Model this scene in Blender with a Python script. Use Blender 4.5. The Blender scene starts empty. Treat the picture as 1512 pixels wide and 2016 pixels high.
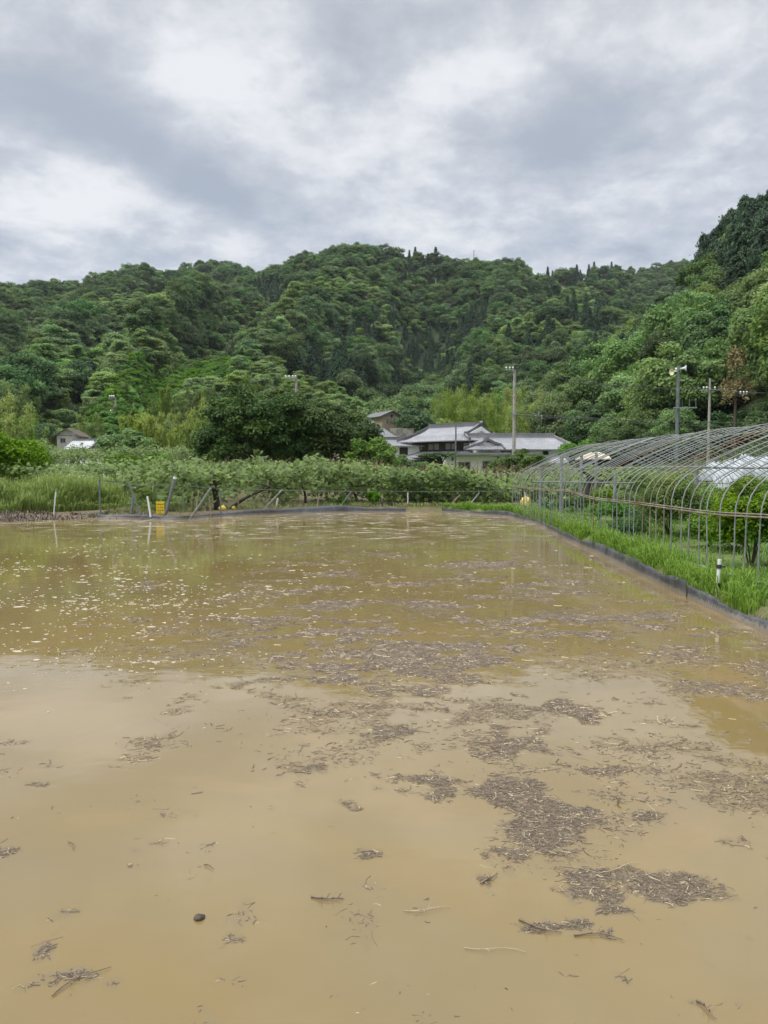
import bpy, math, random
import numpy as np
from mathutils import Vector
SC = bpy.context.scene
COL = SC.collection
R_ = math.radians
rng = np.random.default_rng(11)
random.seed(5)

# ------------------------------------------------------------------ camera, sky, sun, exposure
F, CX, CY, CAMZ, PITCH = 1540.0, 756.0, 1008.0, 1.7, R_(-3.1)
cam = bpy.data.objects.new('camera', bpy.data.cameras.new('camera'))
COL.objects.link(cam)
cam.location = (0, 0, CAMZ)
cam.rotation_euler = (math.pi / 2 + PITCH, 0, 0)
cam.data.sensor_width = 36.0
cam.data.lens = 36.0 * F / 2016.0
cam.data.clip_start, cam.data.clip_end = 0.1, 6000
SC.camera = cam

SUN_EL, SUN_AZ = R_(50), R_(-112)          # azimuth measured from +Y towards +X (high, from the left)
SKY_STRENGTH, SUN_STRENGTH = 0.1, 1.5
SC.view_settings.view_transform = 'Standard'
SC.view_settings.look = 'None'
SC.view_settings.exposure = 0.3
SC.view_settings.gamma = 1.0

SC.cycles.use_denoising = True
SC.cycles.volume_bounces = 0
SC.cycles.max_bounces = 7
SC.cycles.diffuse_bounces = 3
SC.cycles.transparent_max_bounces = 8

sun = bpy.data.objects.new('sun', bpy.data.lights.new('sun', 'SUN'))
COL.objects.link(sun)
sun.data.energy = SUN_STRENGTH
sun.data.angle = R_(14)
sun.data.color = (1.0, 0.95, 0.86)
sd = Vector((math.sin(SUN_AZ) * math.cos(SUN_EL), math.cos(SUN_AZ) * math.cos(SUN_EL), math.sin(SUN_EL)))
sun.rotation_euler = sd.to_track_quat('Z', 'Y').to_euler()


class NT:
    """small helper to write node trees"""
    def __init__(s, tree):
        s.t = tree; s.n = tree.nodes; s.l = tree.links
        s.n.clear()

    def add(s, typ, ins=None, **kw):
        nd = s.n.new(typ)
        for k, v in kw.items():
            setattr(nd, k, v)
        for k, v in (ins or {}).items():
            s.set(nd.inputs[k], v)
        return nd

    def set(s, sock, v):
        if isinstance(v, bpy.types.NodeSocket):
            s.l.new(v, sock)
        elif isinstance(v, bpy.types.Node):
            s.l.new(v.outputs[0], sock)
        else:
            if sock.type == 'RGBA' and len(v) == 3:
                v = (*v, 1)
            sock.default_value = v

    def math(s, op, a, b=0.0, c=0.0, clamp=False):
        nd = s.add('ShaderNodeMath', operation=op, use_clamp=clamp)
        s.set(nd.inputs[0], a); s.set(nd.inputs[1], b); s.set(nd.inputs[2], c)
        return nd.outputs[0]

    def mix(s, f, a, b, blend='MIX'):
        nd = s.add('ShaderNodeMix', data_type='RGBA', blend_type=blend)
        s.set(nd.inputs[0], f); s.set(nd.inputs[6], a); s.set(nd.inputs[7], b)
        return nd.outputs[2]

    def ramp(s, f, lo, hi, a=0.0, b=1.0, smooth=True):
        nd = s.add('ShaderNodeMapRange', interpolation_type='SMOOTHSTEP' if smooth else 'LINEAR')
        s.set(nd.inputs[0], f)
        for i, v in enumerate((lo, hi, a, b)):
            nd.inputs[1 + i].default_value = v
        return nd.outputs[0]

    def noise(s, vec, scale, detail=4.0, rough=0.55, dist=0.0):
        nd = s.add('ShaderNodeTexNoise')
        if vec is not None:
            s.set(nd.inputs['Vector'], vec)
        nd.inputs['Scale'].default_value = scale
        nd.inputs['Detail'].default_value = detail
        nd.inputs['Roughness'].default_value = rough
        nd.inputs['Distortion'].default_value = dist
        return nd.outputs[0]

    def sep(s, v):
        nd = s.add('ShaderNodeSeparateXYZ'); s.set(nd.inputs[0], v)
        return nd.outputs

    def comb(s, x, y, z):
        nd = s.add('ShaderNodeCombineXYZ')
        s.set(nd.inputs[0], x); s.set(nd.inputs[1], y); s.set(nd.inputs[2], z)
        return nd.outputs[0]


def world():
    w = bpy.data.worlds.new('World')
    SC.world = w
    w.use_nodes = True
    t = NT(w.node_tree)
    out = t.add('ShaderNodeOutputWorld')
    bg = t.add('ShaderNodeBackground')
    bg.inputs['Strength'].default_value = SKY_STRENGTH
    t.l.new(bg.outputs[0], out.inputs[0])
    sky = t.add('ShaderNodeTexSky', sky_type='NISHITA', sun_disc=False)
    sky.sun_elevation = SUN_EL
    sky.sun_rotation = SUN_AZ
    d = t.add('ShaderNodeTexCoord').outputs['Generated']
    x, y, z = t.sep(d)
    zc = t.math('MAXIMUM', z, 0.0)
    den = t.math('ADD', zc, 0.22)
    # the cloud deck seen from below: direction projected on a sheet overhead
    u = t.math('DIVIDE', x, den)
    v = t.math('DIVIDE', y, den)
    p = t.comb(u, v, 0.0)
    p2 = t.comb(t.math('MULTIPLY', u, 0.8), t.math('MULTIPLY', v, 1.15), 3.7)
    n_big = t.noise(p2, 1.7, 5.0, 0.55, 0.25)
    n_mid = t.noise(p, 4.2, 10.0, 0.58, 0.22)
    n_fine = t.noise(p, 10.0, 8.0, 0.62, 0.15)
    c = t.math('ADD', t.math('MULTIPLY', n_big, 0.40), t.math('MULTIPLY', n_mid, 0.62))
    c = t.math('ADD', c, t.math('MULTIPLY', n_fine, 0.44))
    soft = t.math('ADD', 0.42, t.math('MULTIPLY', t.math('ADD', n_mid, n_fine), 0.5))

    def blob(px, py, sx, sy, ang, amp):
        """a brighter or darker bank of cloud in one direction of the sky"""
        r0 = pix_dir(px, py)
        e1 = np.cross((0, 0, 1), r0); e1 = -e1 / np.linalg.norm(e1)
        e2 = np.cross(e1, r0) * 1.0
        e2 = e2 if e2[2] > 0 else -e2
        a = R_(ang)
        f1 = (math.cos(a) * e1 + math.sin(a) * e2) * (F / sx)
        f2 = (-math.sin(a) * e1 + math.cos(a) * e2) * (F / sy)
        acc = None
        for f in (f1, f2):
            nd = t.add('ShaderNodeVectorMath', operation='DOT_PRODUCT')
            t.set(nd.inputs[0], d); nd.inputs[1].default_value = tuple(f)
            q = t.math('MULTIPLY', nd.outputs['Value'], nd.outputs['Value'])
            acc = q if acc is None else t.math('ADD', acc, q)
        g = t.math('MULTIPLY', t.math('EXPONENT', t.math('MULTIPLY', acc, -1.0)), amp)
        nd = t.add('ShaderNodeVectorMath', operation='DOT_PRODUCT')
        t.set(nd.inputs[0], d); nd.inputs[1].default_value = tuple(r0)
        return t.math('MULTIPLY', g, t.math('GREATER_THAN', nd.outputs['Value'], 0.0))
    for b in CLOUD_BANKS:
        c = t.math('ADD', c, t.math('MULTIPLY', blob(*b), soft))
    k = t.ramp(c, 0.46, 0.98)
    lowc = t.ramp(z, 0.10, 0.62)
    dark = t.mix(lowc, (3.15, 3.7, 4.6), (3.85, 4.12, 4.65))
    mid = t.mix(lowc, (4.85, 5.25, 5.95), (5.2, 5.4, 5.8))
    lit = (7.25, 7.35, 7.6)
    cl = t.mix(t.ramp(k, 0.0, 0.5, smooth=False), dark, mid)
    cl = t.mix(t.ramp(k, 0.5, 1.0, smooth=False), cl, lit)
    # overcast is brightest overhead; boosted further out of view to light the land
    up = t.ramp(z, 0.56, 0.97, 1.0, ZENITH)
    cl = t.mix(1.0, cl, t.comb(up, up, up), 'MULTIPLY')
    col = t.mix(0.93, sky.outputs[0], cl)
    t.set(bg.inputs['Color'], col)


def pix_dir(px, py):
    """unit direction through a pixel of the 1512x2016 photograph"""
    a, b = (px - CX) / F, (CY - py) / F
    d = np.array((a, math.cos(PITCH) - b * math.sin(PITCH), math.sin(PITCH) + b * math.cos(PITCH)))
    return d / np.linalg.norm(d)


def at(px, py, Y):
    d = pix_dir(px, py)
    return np.array((0, 0, CAMZ)) + d * (Y / d[1])


def on_z(px, py, z=0.0):
    d = pix_dir(px, py)
    return np.array((0, 0, CAMZ)) + d * ((z - CAMZ) / d[2])


def project(x, y, z):
    """world -> photograph pixel (vectorised)"""
    x, y, z = np.asarray(x, float), np.asarray(y, float), np.asarray(z, float) - CAMZ
    c, s = math.cos(PITCH), math.sin(PITCH)
    fw = y * c + z * s
    upv = -y * s + z * c
    fw = np.where(fw < 0.05, 0.05, fw)
    return CX + F * x / fw, CY - F * upv / fw


CLOUD_BANKS = [  # px, py, half sizes, tilt, brightness
    (170, 230, 240, 70, -14, -0.20), (370, 350, 170, 45, -24, -0.26), (80, 185, 110, 60, 10, -0.10),
    (170, 375, 120, 55, 5, 0.26), (40, 420, 90, 40, 0, 0.16), (430, 130, 130, 110, 0, 0.20),
    (470, 190, 70, 50, -30, 0.10), (830, 180, 120, 60, 20, 0.16), (960, 140, 110, 40, 20, 0.12),
    (1080, 290, 150, 80, 0, -0.10), (1250, 200, 170, 120, 0, -0.10), (1120, 400, 190, 40, 8, 0.14),
    (1300, 330, 140, 30, 16, 0.06), (700, 450, 120, 50, 0, 0.06), (1250, 470, 200, 50, 5, -0.05),
    (700, 20, 300, 45, 0, -0.06), (1330, 60, 130, 90, 0, 0.12), (620, 380, 150, 60, -15, -0.08)]
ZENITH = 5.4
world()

# ------------------------------------------------------------------ mesh and tagging helpers


def tag(o, label=None, cat=None, group=None, kind=None):
    for k, v in (('label', label), ('category', cat), ('group', group), ('kind', kind)):
        if v:
            o[k] = v
    return o


def empty(name, loc=(0, 0, 0), rz=0.0):
    o = bpy.data.objects.new(name, None)
    COL.objects.link(o)
    o.location = tuple(float(v) for v in loc)
    o.rotation_euler = (0, 0, rz)
    o.empty_display_size = 0.2
    return o


def link(name, me, mats=None, parent=None):
    o = bpy.data.objects.new(name, me)
    COL.objects.link(o)
    if mats is not None:
        for m in (mats if isinstance(mats, (list, tuple)) else [mats]):
            me.materials.append(m)
    if parent is not None:
        o.parent = parent
    return o


class MB:
    def __init__(s):
        s.v, s.f, s.m, s.sm = [], [], [], []

    def add(s, vs, fs, m=0, smooth=False):
        b = len(s.v)
        s.v.extend([tuple(map(float, p)) for p in vs])
        for f in fs:
            s.f.append([b + i for i in f]); s.m.append(m); s.sm.append(smooth)

    def box(s, c, d, rz=0.0, m=0, tilt=None):
        c = np.array(c, float); hx, hy, hz = (q / 2 for q in d)
        cr, sr = math.cos(rz), math.sin(rz)
        vs = []
        for z in (-hz, hz):
            for x, y in ((-hx, -hy), (hx, -hy), (hx, hy), (-hx, hy)):
                vs.append((c[0] + x * cr - y * sr, c[1] + x * sr + y * cr, c[2] + z))
        s.add(vs, [(3, 2, 1, 0), (4, 5, 6, 7), (0, 1, 5, 4), (1, 2, 6, 5), (2, 3, 7, 6), (3, 0, 4, 7)], m)

    def hexa(s, lo, hi, m=0):
        """box from two quads (each four points, same winding)"""
        s.add(list(lo) + list(hi), [(3, 2, 1, 0), (4, 5, 6, 7), (0, 1, 5, 4), (1, 2, 6, 5), (2, 3, 7, 6), (3, 0, 4, 7)], m)

    def tube(s, pts, rad, n=8, m=0, cap=True, smooth=True):
        P = [np.array(p, float) for p in pts]
        if np.isscalar(rad):
            rad = [rad] * len(P)
        vs, fs = [], []
        prev = None
        for i, p in enumerate(P):
            d = P[min(i + 1, len(P) - 1)] - P[max(i - 1, 0)]
            d = d / (np.linalg.norm(d) + 1e-9)
            ref = np.array((0, 0, 1.0)) if abs(d[2]) < 0.9 else np.array((1.0, 0, 0))
            if prev is not None:
                ref = prev
            a = np.cross(d, ref); a /= np.linalg.norm(a) + 1e-9
            b = np.cross(a, d)
            prev = b
            for k in range(n):
                q = 2 * math.pi * k / n
                vs.append(p + rad[i] * (math.cos(q) * a + math.sin(q) * b))
        for i in range(len(P) - 1):
            for k in range(n):
                k2 = (k + 1) % n
                fs.append((i * n + k, i * n + k2, (i + 1) * n + k2, (i + 1) * n + k))
        s.add(vs, fs, m, smooth)
        if cap:
            s.add(vs[:n], [tuple(range(n))][::-1], m)
            s.add(vs[-n:], [tuple(range(n))], m)

    def grid(s, P, m=0, smooth=False):
        h, w = len(P), len(P[0])
        s.add([p for row in P for p in row],
              [(i * w + j, i * w + j + 1, (i + 1) * w + j + 1, (i + 1) * w + j) for i in range(h - 1) for j in range(w - 1)], m, smooth)

    def ball(s, c, r, m=0, seg=8, rings=6, squash=1.0):
        vs, fs = [], []
        for i in range(rings + 1):
            t = math.pi * i / rings
            for k in range(seg):
                q = 2 * math.pi * k / seg
                vs.append((c[0] + r * math.sin(t) * math.cos(q), c[1] + r * math.sin(t) * math.sin(q), c[2] + r * squash * math.cos(t)))
        for i in range(rings):
            for k in range(seg):
                k2 = (k + 1) % seg
                fs.append((i * seg + k, (i + 1) * seg + k, (i + 1) * seg + k2, i * seg + k2))
        s.add(vs, fs, m, True)

    def mesh(s, name):
        me = bpy.data.meshes.new(name)
        me.from_pydata(s.v, [], s.f)
        me.polygons.foreach_set('material_index', s.m)
        me.polygons.foreach_set('use_smooth', s.sm)
        me.validate()
        me.update()
        return me

    def build(s, name, mats=None, parent=None):
        return link(name, s.mesh(name), mats, parent)


def np_mesh(name, V, Fc, attrs=None, smooth=False):
    """V (n,3), Fc (m,k); attrs: point attributes {name: (n,)}"""
    V = np.ascontiguousarray(V, np.float32); Fc = np.ascontiguousarray(Fc, np.int32)
    me = bpy.data.meshes.new(name)
    me.vertices.add(len(V)); me.vertices.foreach_set('co', V.ravel())
    k = Fc.shape[1]
    me.loops.add(Fc.size); me.loops.foreach_set('vertex_index', Fc.ravel())
    me.polygons.add(len(Fc))
    me.polygons.foreach_set('loop_start', np.arange(0, Fc.size, k, dtype=np.int32))
    if smooth:
        me.polygons.foreach_set('use_smooth', np.ones(len(Fc), bool))
    me.update(calc_edges=True)
    for a, val in (attrs or {}).items():
        at_ = me.attributes.new(a, 'FLOAT', 'POINT')
        at_.data.foreach_set('value', np.ascontiguousarray(val, np.float32))
    return me


def _hash(ix, iy, iz, seed):
    n = (ix.astype(np.int64) * 374761393 + iy.astype(np.int64) * 668265263 + iz.astype(np.int64) * 2147483647 + seed * 974711) & 0x7fffffff
    n = (n ^ (n >> 13)) * 1274126177 & 0x7fffffff
    n = (n ^ (n >> 16)) * 668265263 & 0x7fffffff
    return ((n ^ (n >> 15)) & 0xffff) / 65535.0


def vnoise(x, y, seed=0):
    x = np.asarray(x, float); y = np.asarray(y, float)
    ix, iy = np.floor(x), np.floor(y)
    fx, fy = x - ix, y - iy
    fx, fy = fx * fx * (3 - 2 * fx), fy * fy * (3 - 2 * fy)
    z = np.zeros_like(ix)
    a = _hash(ix, iy, z, seed); b = _hash(ix + 1, iy, z, seed)
    c = _hash(ix, iy + 1, z, seed); d = _hash(ix + 1, iy + 1, z, seed)
    return (a * (1 - fx) + b * fx) * (1 - fy) + (c * (1 - fx) + d * fx) * fy


def fbm(x, y, seed=0, oct=4, gain=0.5):
    s, a, n = 0.0, 1.0, 0.0
    for i in range(oct):
        s = s + a * vnoise(np.asarray(x) * 2 ** i + 17.3 * i, np.asarray(y) * 2 ** i - 9.1 * i, seed + i)
        n += a; a *= gain
    return s / n


def sstep(x, a, b):
    t = np.clip((np.asarray(x, float) - a) / (b - a), 0, 1)
    return t * t * (3 - 2 * t)


# ------------------------------------------------------------------ materials


def new_mat(name):
    m = bpy.data.materials.new(name)
    m.use_nodes = True
    t = NT(m.node_tree)
    out = t.add('ShaderNodeOutputMaterial')
    return m, t, out


def plain(name, col, rough=0.6, metal=0.0, var=0.25, scale=8.0, bump=0.0, stain=None, spec=0.5, obj=True):
    """surface with uneven tone, optional stains of a second colour"""
    m, t, out = new_mat(name)
    co = t.add('ShaderNodeTexCoord').outputs['Object']
    n = t.noise(co, scale, 6.0, 0.6)
    a = tuple(c * (1 - var) for c in col); b = tuple(min(1, c * (1 + var)) for c in col)
    c = t.mix(t.ramp(n, 0.3, 0.7), a, b)
    if stain:
        n2 = t.noise(co, stain[1], 6.0, 0.65, 0.4)
        c = t.mix(t.ramp(n2, stain[2], stain[2] + 0.12), c, stain[0])
    p = t.add('ShaderNodeBsdfPrincipled', {'Base Color': c, 'Roughness': rough, 'Metallic': metal, 'Specular IOR Level': spec})
    if bump:
        bm = t.add('ShaderNodeBump', {'Height': n, 'Strength': bump})
        t.set(p.inputs['Normal'], bm)
    t.l.new(p.outputs[0], out.inputs[0])
    return m


def leaf_mat(name, dark, light, trans=0.3, objvar=0.3, rough=0.5, hue=0.03, spec=0.35):
    m, t, out = new_mat(name)
    var = t.add('ShaderNodeAttribute', attribute_name='var').outputs['Fac']
    rnd = t.add('ShaderNodeObjectInfo').outputs['Random']
    c = t.mix(var, dark, light)
    hs = t.add('ShaderNodeHueSaturation', {'Color': c})
    t.set(hs.inputs['Hue'], t.ramp(rnd, 0, 1, 0.5 - hue, 0.5 + hue, False))
    r2 = t.math('FRACT', t.math('MULTIPLY', rnd, 7.31))
    t.set(hs.inputs['Value'], t.ramp(r2, 0, 1, 1 - objvar, 1 + objvar, False))
    r3 = t.math('FRACT', t.math('MULTIPLY', rnd, 13.7))
    t.set(hs.inputs['Saturation'], t.ramp(r3, 0, 1, 0.82, 1.08, False))
    p = t.add('ShaderNodeBsdfPrincipled', {'Base Color': hs.outputs[0], 'Roughness': rough, 'Specular IOR Level': spec})
    tr = t.add('ShaderNodeBsdfTranslucent', {'Color': hs.outputs[0]})
    mx = t.add('ShaderNodeMixShader', {0: trans})
    t.l.new(p.outputs[0], mx.inputs[1]); t.l.new(tr.outputs[0], mx.inputs[2])
    t.l.new(mx.outputs[0], out.inputs[0])
    return m


M = {}
M['bark'] = plain('bark', (0.10, 0.075, 0.055), 0.9, var=0.4, scale=6, bump=0.4)
M['bark_dark'] = plain('bark_dark', (0.045, 0.036, 0.028), 0.9, var=0.4, scale=8, bump=0.4)
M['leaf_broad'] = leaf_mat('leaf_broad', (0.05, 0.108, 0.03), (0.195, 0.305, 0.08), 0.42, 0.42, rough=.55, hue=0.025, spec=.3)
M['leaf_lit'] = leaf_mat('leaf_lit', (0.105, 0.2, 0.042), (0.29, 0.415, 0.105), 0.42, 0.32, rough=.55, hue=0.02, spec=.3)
M['leaf_bright'] = leaf_mat('leaf_bright', (0.085, 0.19, 0.016), (0.17, 0.32, 0.032), 0.4, 0.22, rough=.6, hue=0.02, spec=.15)
M['leaf_cedar'] = leaf_mat('leaf_cedar', (0.032, 0.076, 0.036), (0.088, 0.15, 0.066), 0.24, 0.28, rough=.6, hue=0.015, spec=.25)
M['leaf_bamboo'] = leaf_mat('leaf_bamboo', (0.19, 0.275, 0.04), (0.42, 0.5, 0.1), 0.5, 0.15, rough=.6, hue=0.012, spec=.15)
M['leaf_bamboo_green'] = leaf_mat('leaf_bamboo_green', (0.13, 0.21, 0.035), (0.27, 0.36, 0.07), 0.5, 0.2, rough=.6, hue=0.012, spec=.15)
M['leaf_dark'] = leaf_mat('leaf_dark', (0.028, 0.075, 0.012), (0.135, 0.215, 0.028), 0.32, 0.1, rough=.55, hue=0.01, spec=.2)
M['leaf_kiwi'] = leaf_mat('leaf_kiwi', (0.05, 0.105, 0.015), (0.22, 0.3, 0.062), 0.33, 0.0, rough=.45, hue=0.0, spec=.3)
M['leaf_citrus'] = leaf_mat('leaf_citrus', (0.05, 0.145, 0.012), (0.25, 0.38, 0.025), 0.4, 0.12, rough=.5, hue=0.012, spec=.25)
M['leaf_brown'] = leaf_mat('leaf_brown', (0.185, 0.155, 0.065), (0.35, 0.30, 0.14), 0.3, 0.1, hue=0.008)
M['leaf_pine'] = leaf_mat('leaf_pine', (0.05, 0.1, 0.03), (0.12, 0.19, 0.055), 0.3, 0.15, rough=.6, hue=0.01, spec=.15)
M['grass'] = leaf_mat('grass', (0.085, 0.195, 0.022), (0.26, 0.385, 0.065), 0.42, 0.0, rough=.55, hue=0.0, spec=.25)
M['tall_grass'] = leaf_mat('tall_grass', (0.15, 0.23, 0.04), (0.38, 0.45, 0.12), 0.45, 0.0, rough=.6, hue=0.0, spec=.2)
M['litter'] = leaf_mat('litter', (0.06, 0.042, 0.028), (0.30, 0.235, 0.15), 0.1, 0.0, hue=0.0)
M['dry_grass'] = leaf_mat('dry_grass', (0.22, 0.18, 0.08), (0.38, 0.31, 0.15), 0.3, 0.0, hue=0.0)
M['steel'] = plain('steel', (0.225, 0.238, 0.23), 0.55, 0.1, 0.25, 5, stain=((0.22, 0.155, 0.10), 2.2, 0.60))
M['steel_rust'] = plain('steel_rust', (0.25, 0.215, 0.17), 0.65, 0.1, 0.3, 5, stain=((0.20, 0.085, 0.045), 1.1, 0.52))
M['steel_dark'] = plain('steel_dark', (0.16, 0.18, 0.18), 0.5, 0.3, 0.25, 5)
M['concrete'] = plain('concrete', (0.33, 0.31, 0.28), 0.85, 0, 0.2, 4, stain=((0.20, 0.18, 0.16), 1.5, 0.58))
M['wood'] = plain('wood', (0.26, 0.20, 0.13), 0.85, 0, 0.3, 9)
M['white_pvc'] = plain('white_pvc', (0.68, 0.70, 0.70), 0.4, 0, 0.06, 9)
M['black_plastic'] = plain('black_plastic', (0.03, 0.03, 0.032), 0.45, 0, 0.3, 9)
M['white_ceramic'] = plain('white_ceramic', (0.85, 0.85, 0.83), 0.25, 0, 0.03, 9)
M['yellow_plastic'] = plain('yellow_plastic', (0.72, 0.52, 0.02), 0.45, 0, 0.15, 9, stain=((0.40, 0.28, 0.05), 7, 0.66))
M['yellow_bag'] = plain('yellow_bag', (0.75, 0.58, 0.12), 0.6, 0, 0.2, 9)
M['wire'] = plain('wire', (0.03, 0.03, 0.03), 0.6, 0, 0.1)
M['plaster'] = plain('plaster', (0.70, 0.67, 0.59), 0.9, 0, 0.08, 0.6, stain=((0.40, 0.37, 0.31), 0.8, 0.60))
M['plaster_white'] = plain('plaster_white', (0.80, 0.79, 0.76), 0.9, 0, 0.06, 0.8)
M['beige_wall'] = plain('beige_wall', (0.34, 0.27, 0.20), 0.9, 0, 0.1, 0.8)
M['grey_wall'] = plain('grey_wall', (0.40, 0.36, 0.33), 0.9, 0, 0.1, 0.8)
M['dark_wood'] = plain('dark_wood', (0.035, 0.028, 0.023), 0.8, 0, 0.3, 3)
M['glass_dark'] = plain('glass_dark', (0.02, 0.024, 0.028), 0.12, 0, 0.2, 1, spec=0.6)
M['shoji'] = plain('shoji', (0.22, 0.20, 0.17), 0.7, 0, 0.15, 1)
M['stone'] = plain('stone', (0.27, 0.25, 0.22), 0.9, 0, 0.4, 1.5, bump=0.5)
M['film'] = plain('film', (0.36, 0.385, 0.40), 0.35, 0, 0.12, 3)
M['tarp'] = plain('tarp', (0.62, 0.53, 0.40), 0.7, 0, 0.12, 3)


def tile_mat(name, col, pale):
    m, t, out = new_mat(name)
    co = t.add('ShaderNodeTexCoord').outputs['Object']
    n = t.noise(co, 1.1, 5, 0.6)
    n2 = t.noise(co, 7.0, 4, 0.7)
    c = t.mix(t.ramp(n2, 0.3, 0.7), tuple(q * 0.75 for q in col), tuple(q * 1.15 for q in col))
    c = t.mix(t.ramp(n, 0.45, 0.75, 0, 0.6), c, pale)
    p = t.add('ShaderNodeBsdfPrincipled', {'Base Color': c, 'Roughness': 0.42, 'Specular IOR Level': 0.6})
    t.l.new(p.outputs[0], out.inputs[0])
    return m


M['tile'] = tile_mat('tile', (0.215, 0.215, 0.225), (0.36, 0.36, 0.368))
M['tile_dark'] = tile_mat('tile_dark', (0.085, 0.085, 0.09), (0.14, 0.14, 0.14))
M['tile_ridge'] = tile_mat('tile_ridge', (0.15, 0.15, 0.158), (0.24, 0.24, 0.245))
M['metal_roof'] = plain('metal_roof', (0.20, 0.21, 0.215), 0.5, 0.1, 0.2, 1.5)


def ground_mat():
    m, t, out = new_mat('ground')
    co = t.add('ShaderNodeTexCoord').outputs['Object']
    A = lambda a: t.add('ShaderNodeAttribute', attribute_name=a).outputs['Fac']
    n1 = t.noise(co, 0.35, 6, 0.6); n2 = t.noise(co, 3.0, 6, 0.65); n3 = t.noise(co, 22.0, 5, 0.65)
    green = t.mix(t.ramp(n2, 0.3, 0.7), (0.055, 0.105, 0.018), (0.12, 0.20, 0.038))
    green = t.mix(t.ramp(n1, 0.42, 0.7, 0, 0.55), green, (0.16, 0.145, 0.06))
    soil = t.mix(t.ramp(n3, 0.3, 0.72), (0.095, 0.065, 0.042), (0.24, 0.18, 0.12))
    tan = t.mix(t.ramp(n2, 0.3, 0.7), (0.27, 0.19, 0.11), (0.40, 0.30, 0.19))
    lite = t.mix(t.ramp(n2, 0.3, 0.7), (0.085, 0.18, 0.03), (0.15, 0.27, 0.05))
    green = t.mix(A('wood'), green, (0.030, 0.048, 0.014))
    c = t.mix(t.math('ADD', A('mud'), t.math('MULTIPLY', t.math('SUBTRACT', n2, 0.5), 0.5), clamp=True), green, soil)
    c = t.mix(A('lite'), c, lite)
    c = t.mix(t.ramp(t.math('ADD', A('bare'), t.math('MULTIPLY', t.math('SUBTRACT', n1, 0.5), 0.6)), 0.45, 0.6), c, tan)
    p = t.add('ShaderNodeBsdfPrincipled', {'Base Color': c, 'Roughness': 0.88, 'Specular IOR Level': 0.25})
    b = t.add('ShaderNodeBump', {'Height': n3, 'Strength': 0.6, 'Distance': 0.05})
    t.set(p.inputs['Normal'], b)
    t.l.new(p.outputs[0], out.inputs[0])
    return m


def water_mat():
    m, t, out = new_mat('paddy_water')
    co = t.add('ShaderNodeTexCoord').outputs['Object']
    A = lambda a: t.add('ShaderNodeAttribute', attribute_name=a).outputs['Fac']
    x, y, z = t.sep(co)
    stretched = t.comb(t.math('MULTIPLY', x, 0.6), y, 0.0)
    n1 = t.noise(stretched, 0.22, 4, 0.5, 0.3)
    n2 = t.noise(stretched, 1.2, 5, 0.55)
    mud = t.mix(t.ramp(n1, 0.3, 0.7), (0.198, 0.140, 0.050), (0.228, 0.166, 0.066))
    mud = t.mix(t.ramp(n2, 0.45, 0.75, 0, 0.35), mud, (0.262, 0.178, 0.082))
    n3 = t.noise(t.comb(t.math('MULTIPLY', x, 0.7), y, 2.0), 0.55, 6, 0.6, 0.8)
    mud = t.mix(t.ramp(n3, 0.42, 0.68, 0, 0.5), mud, (0.18, 0.14, 0.072))
    n4 = t.noise(t.comb(t.math('MULTIPLY', x, 0.8), y, 5.0), 0.9, 5, 0.6, 1.2)
    mud = t.mix(t.ramp(n4, 0.52, 0.74, 0, 0.55), mud, (0.258, 0.168, 0.070))
    scum = A('scum')
    nf = t.noise(co, 26.0, 6, 0.7)
    nf2 = t.noise(co, 90.0, 3, 0.7)
    f = t.math('MULTIPLY', scum, t.ramp(t.math('ADD', t.math('MULTIPLY', nf, 0.6), t.math('MULTIPLY', nf2, 0.4)), 0.25, 0.55, 0.35, 1.0))
    c = t.mix(t.math('MULTIPLY', f, 0.8, clamp=True), mud, (0.115, 0.088, 0.058))
    film = A('film')  # pale foam film, with glare on the water put into its colour
    fl = t.math('MULTIPLY', film, t.ramp(t.noise(stretched, 2.2, 7, 0.7, 0.4), 0.47, 0.72))
    c = t.mix(t.math('MULTIPLY', fl, 0.8), c, (0.50, 0.45, 0.37))
    far = t.ramp(y, 10.0, 30.0)
    patch = t.ramp(t.noise(stretched, 0.35, 5, 0.6), 0.38, 0.66)
    rough = t.math('ADD', 0.012, t.math('MULTIPLY', far, t.math('ADD', 0.05, t.math('MULTIPLY', patch, 0.12))))
    rough = t.math('ADD', rough, t.math('MULTIPLY', f, 0.25))
    rough = t.math('ADD', rough, t.math('MULTIPLY', fl, 0.3))
    p = t.add('ShaderNodeBsdfPrincipled', {'Base Color': c, 'Roughness': rough, 'IOR': 1.68})
    rip = t.noise(t.comb(x, t.math('MULTIPLY', y, 1.7), 0), 1.6, 3, 0.5)
    rip2 = t.noise(t.comb(x, t.math('MULTIPLY', y, 2.0), 0), 9.0, 4, 0.6)
    h = t.math('ADD', t.math('MULTIPLY', rip, 0.0022), t.math('MULTIPLY', rip2, t.math('ADD', 0.00026, t.math('MULTIPLY', far, 0.0005))))
    h = t.math('ADD', h, t.math('MULTIPLY', t.math('MULTIPLY', f, nf), 0.004))
    b = t.add('ShaderNodeBump', {'Height': h, 'Strength': 1.0, 'Distance': 1.0})
    t.set(p.inputs['Normal'], b)
    t.l.new(p.outputs[0], out.inputs[0])
    return m


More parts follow.
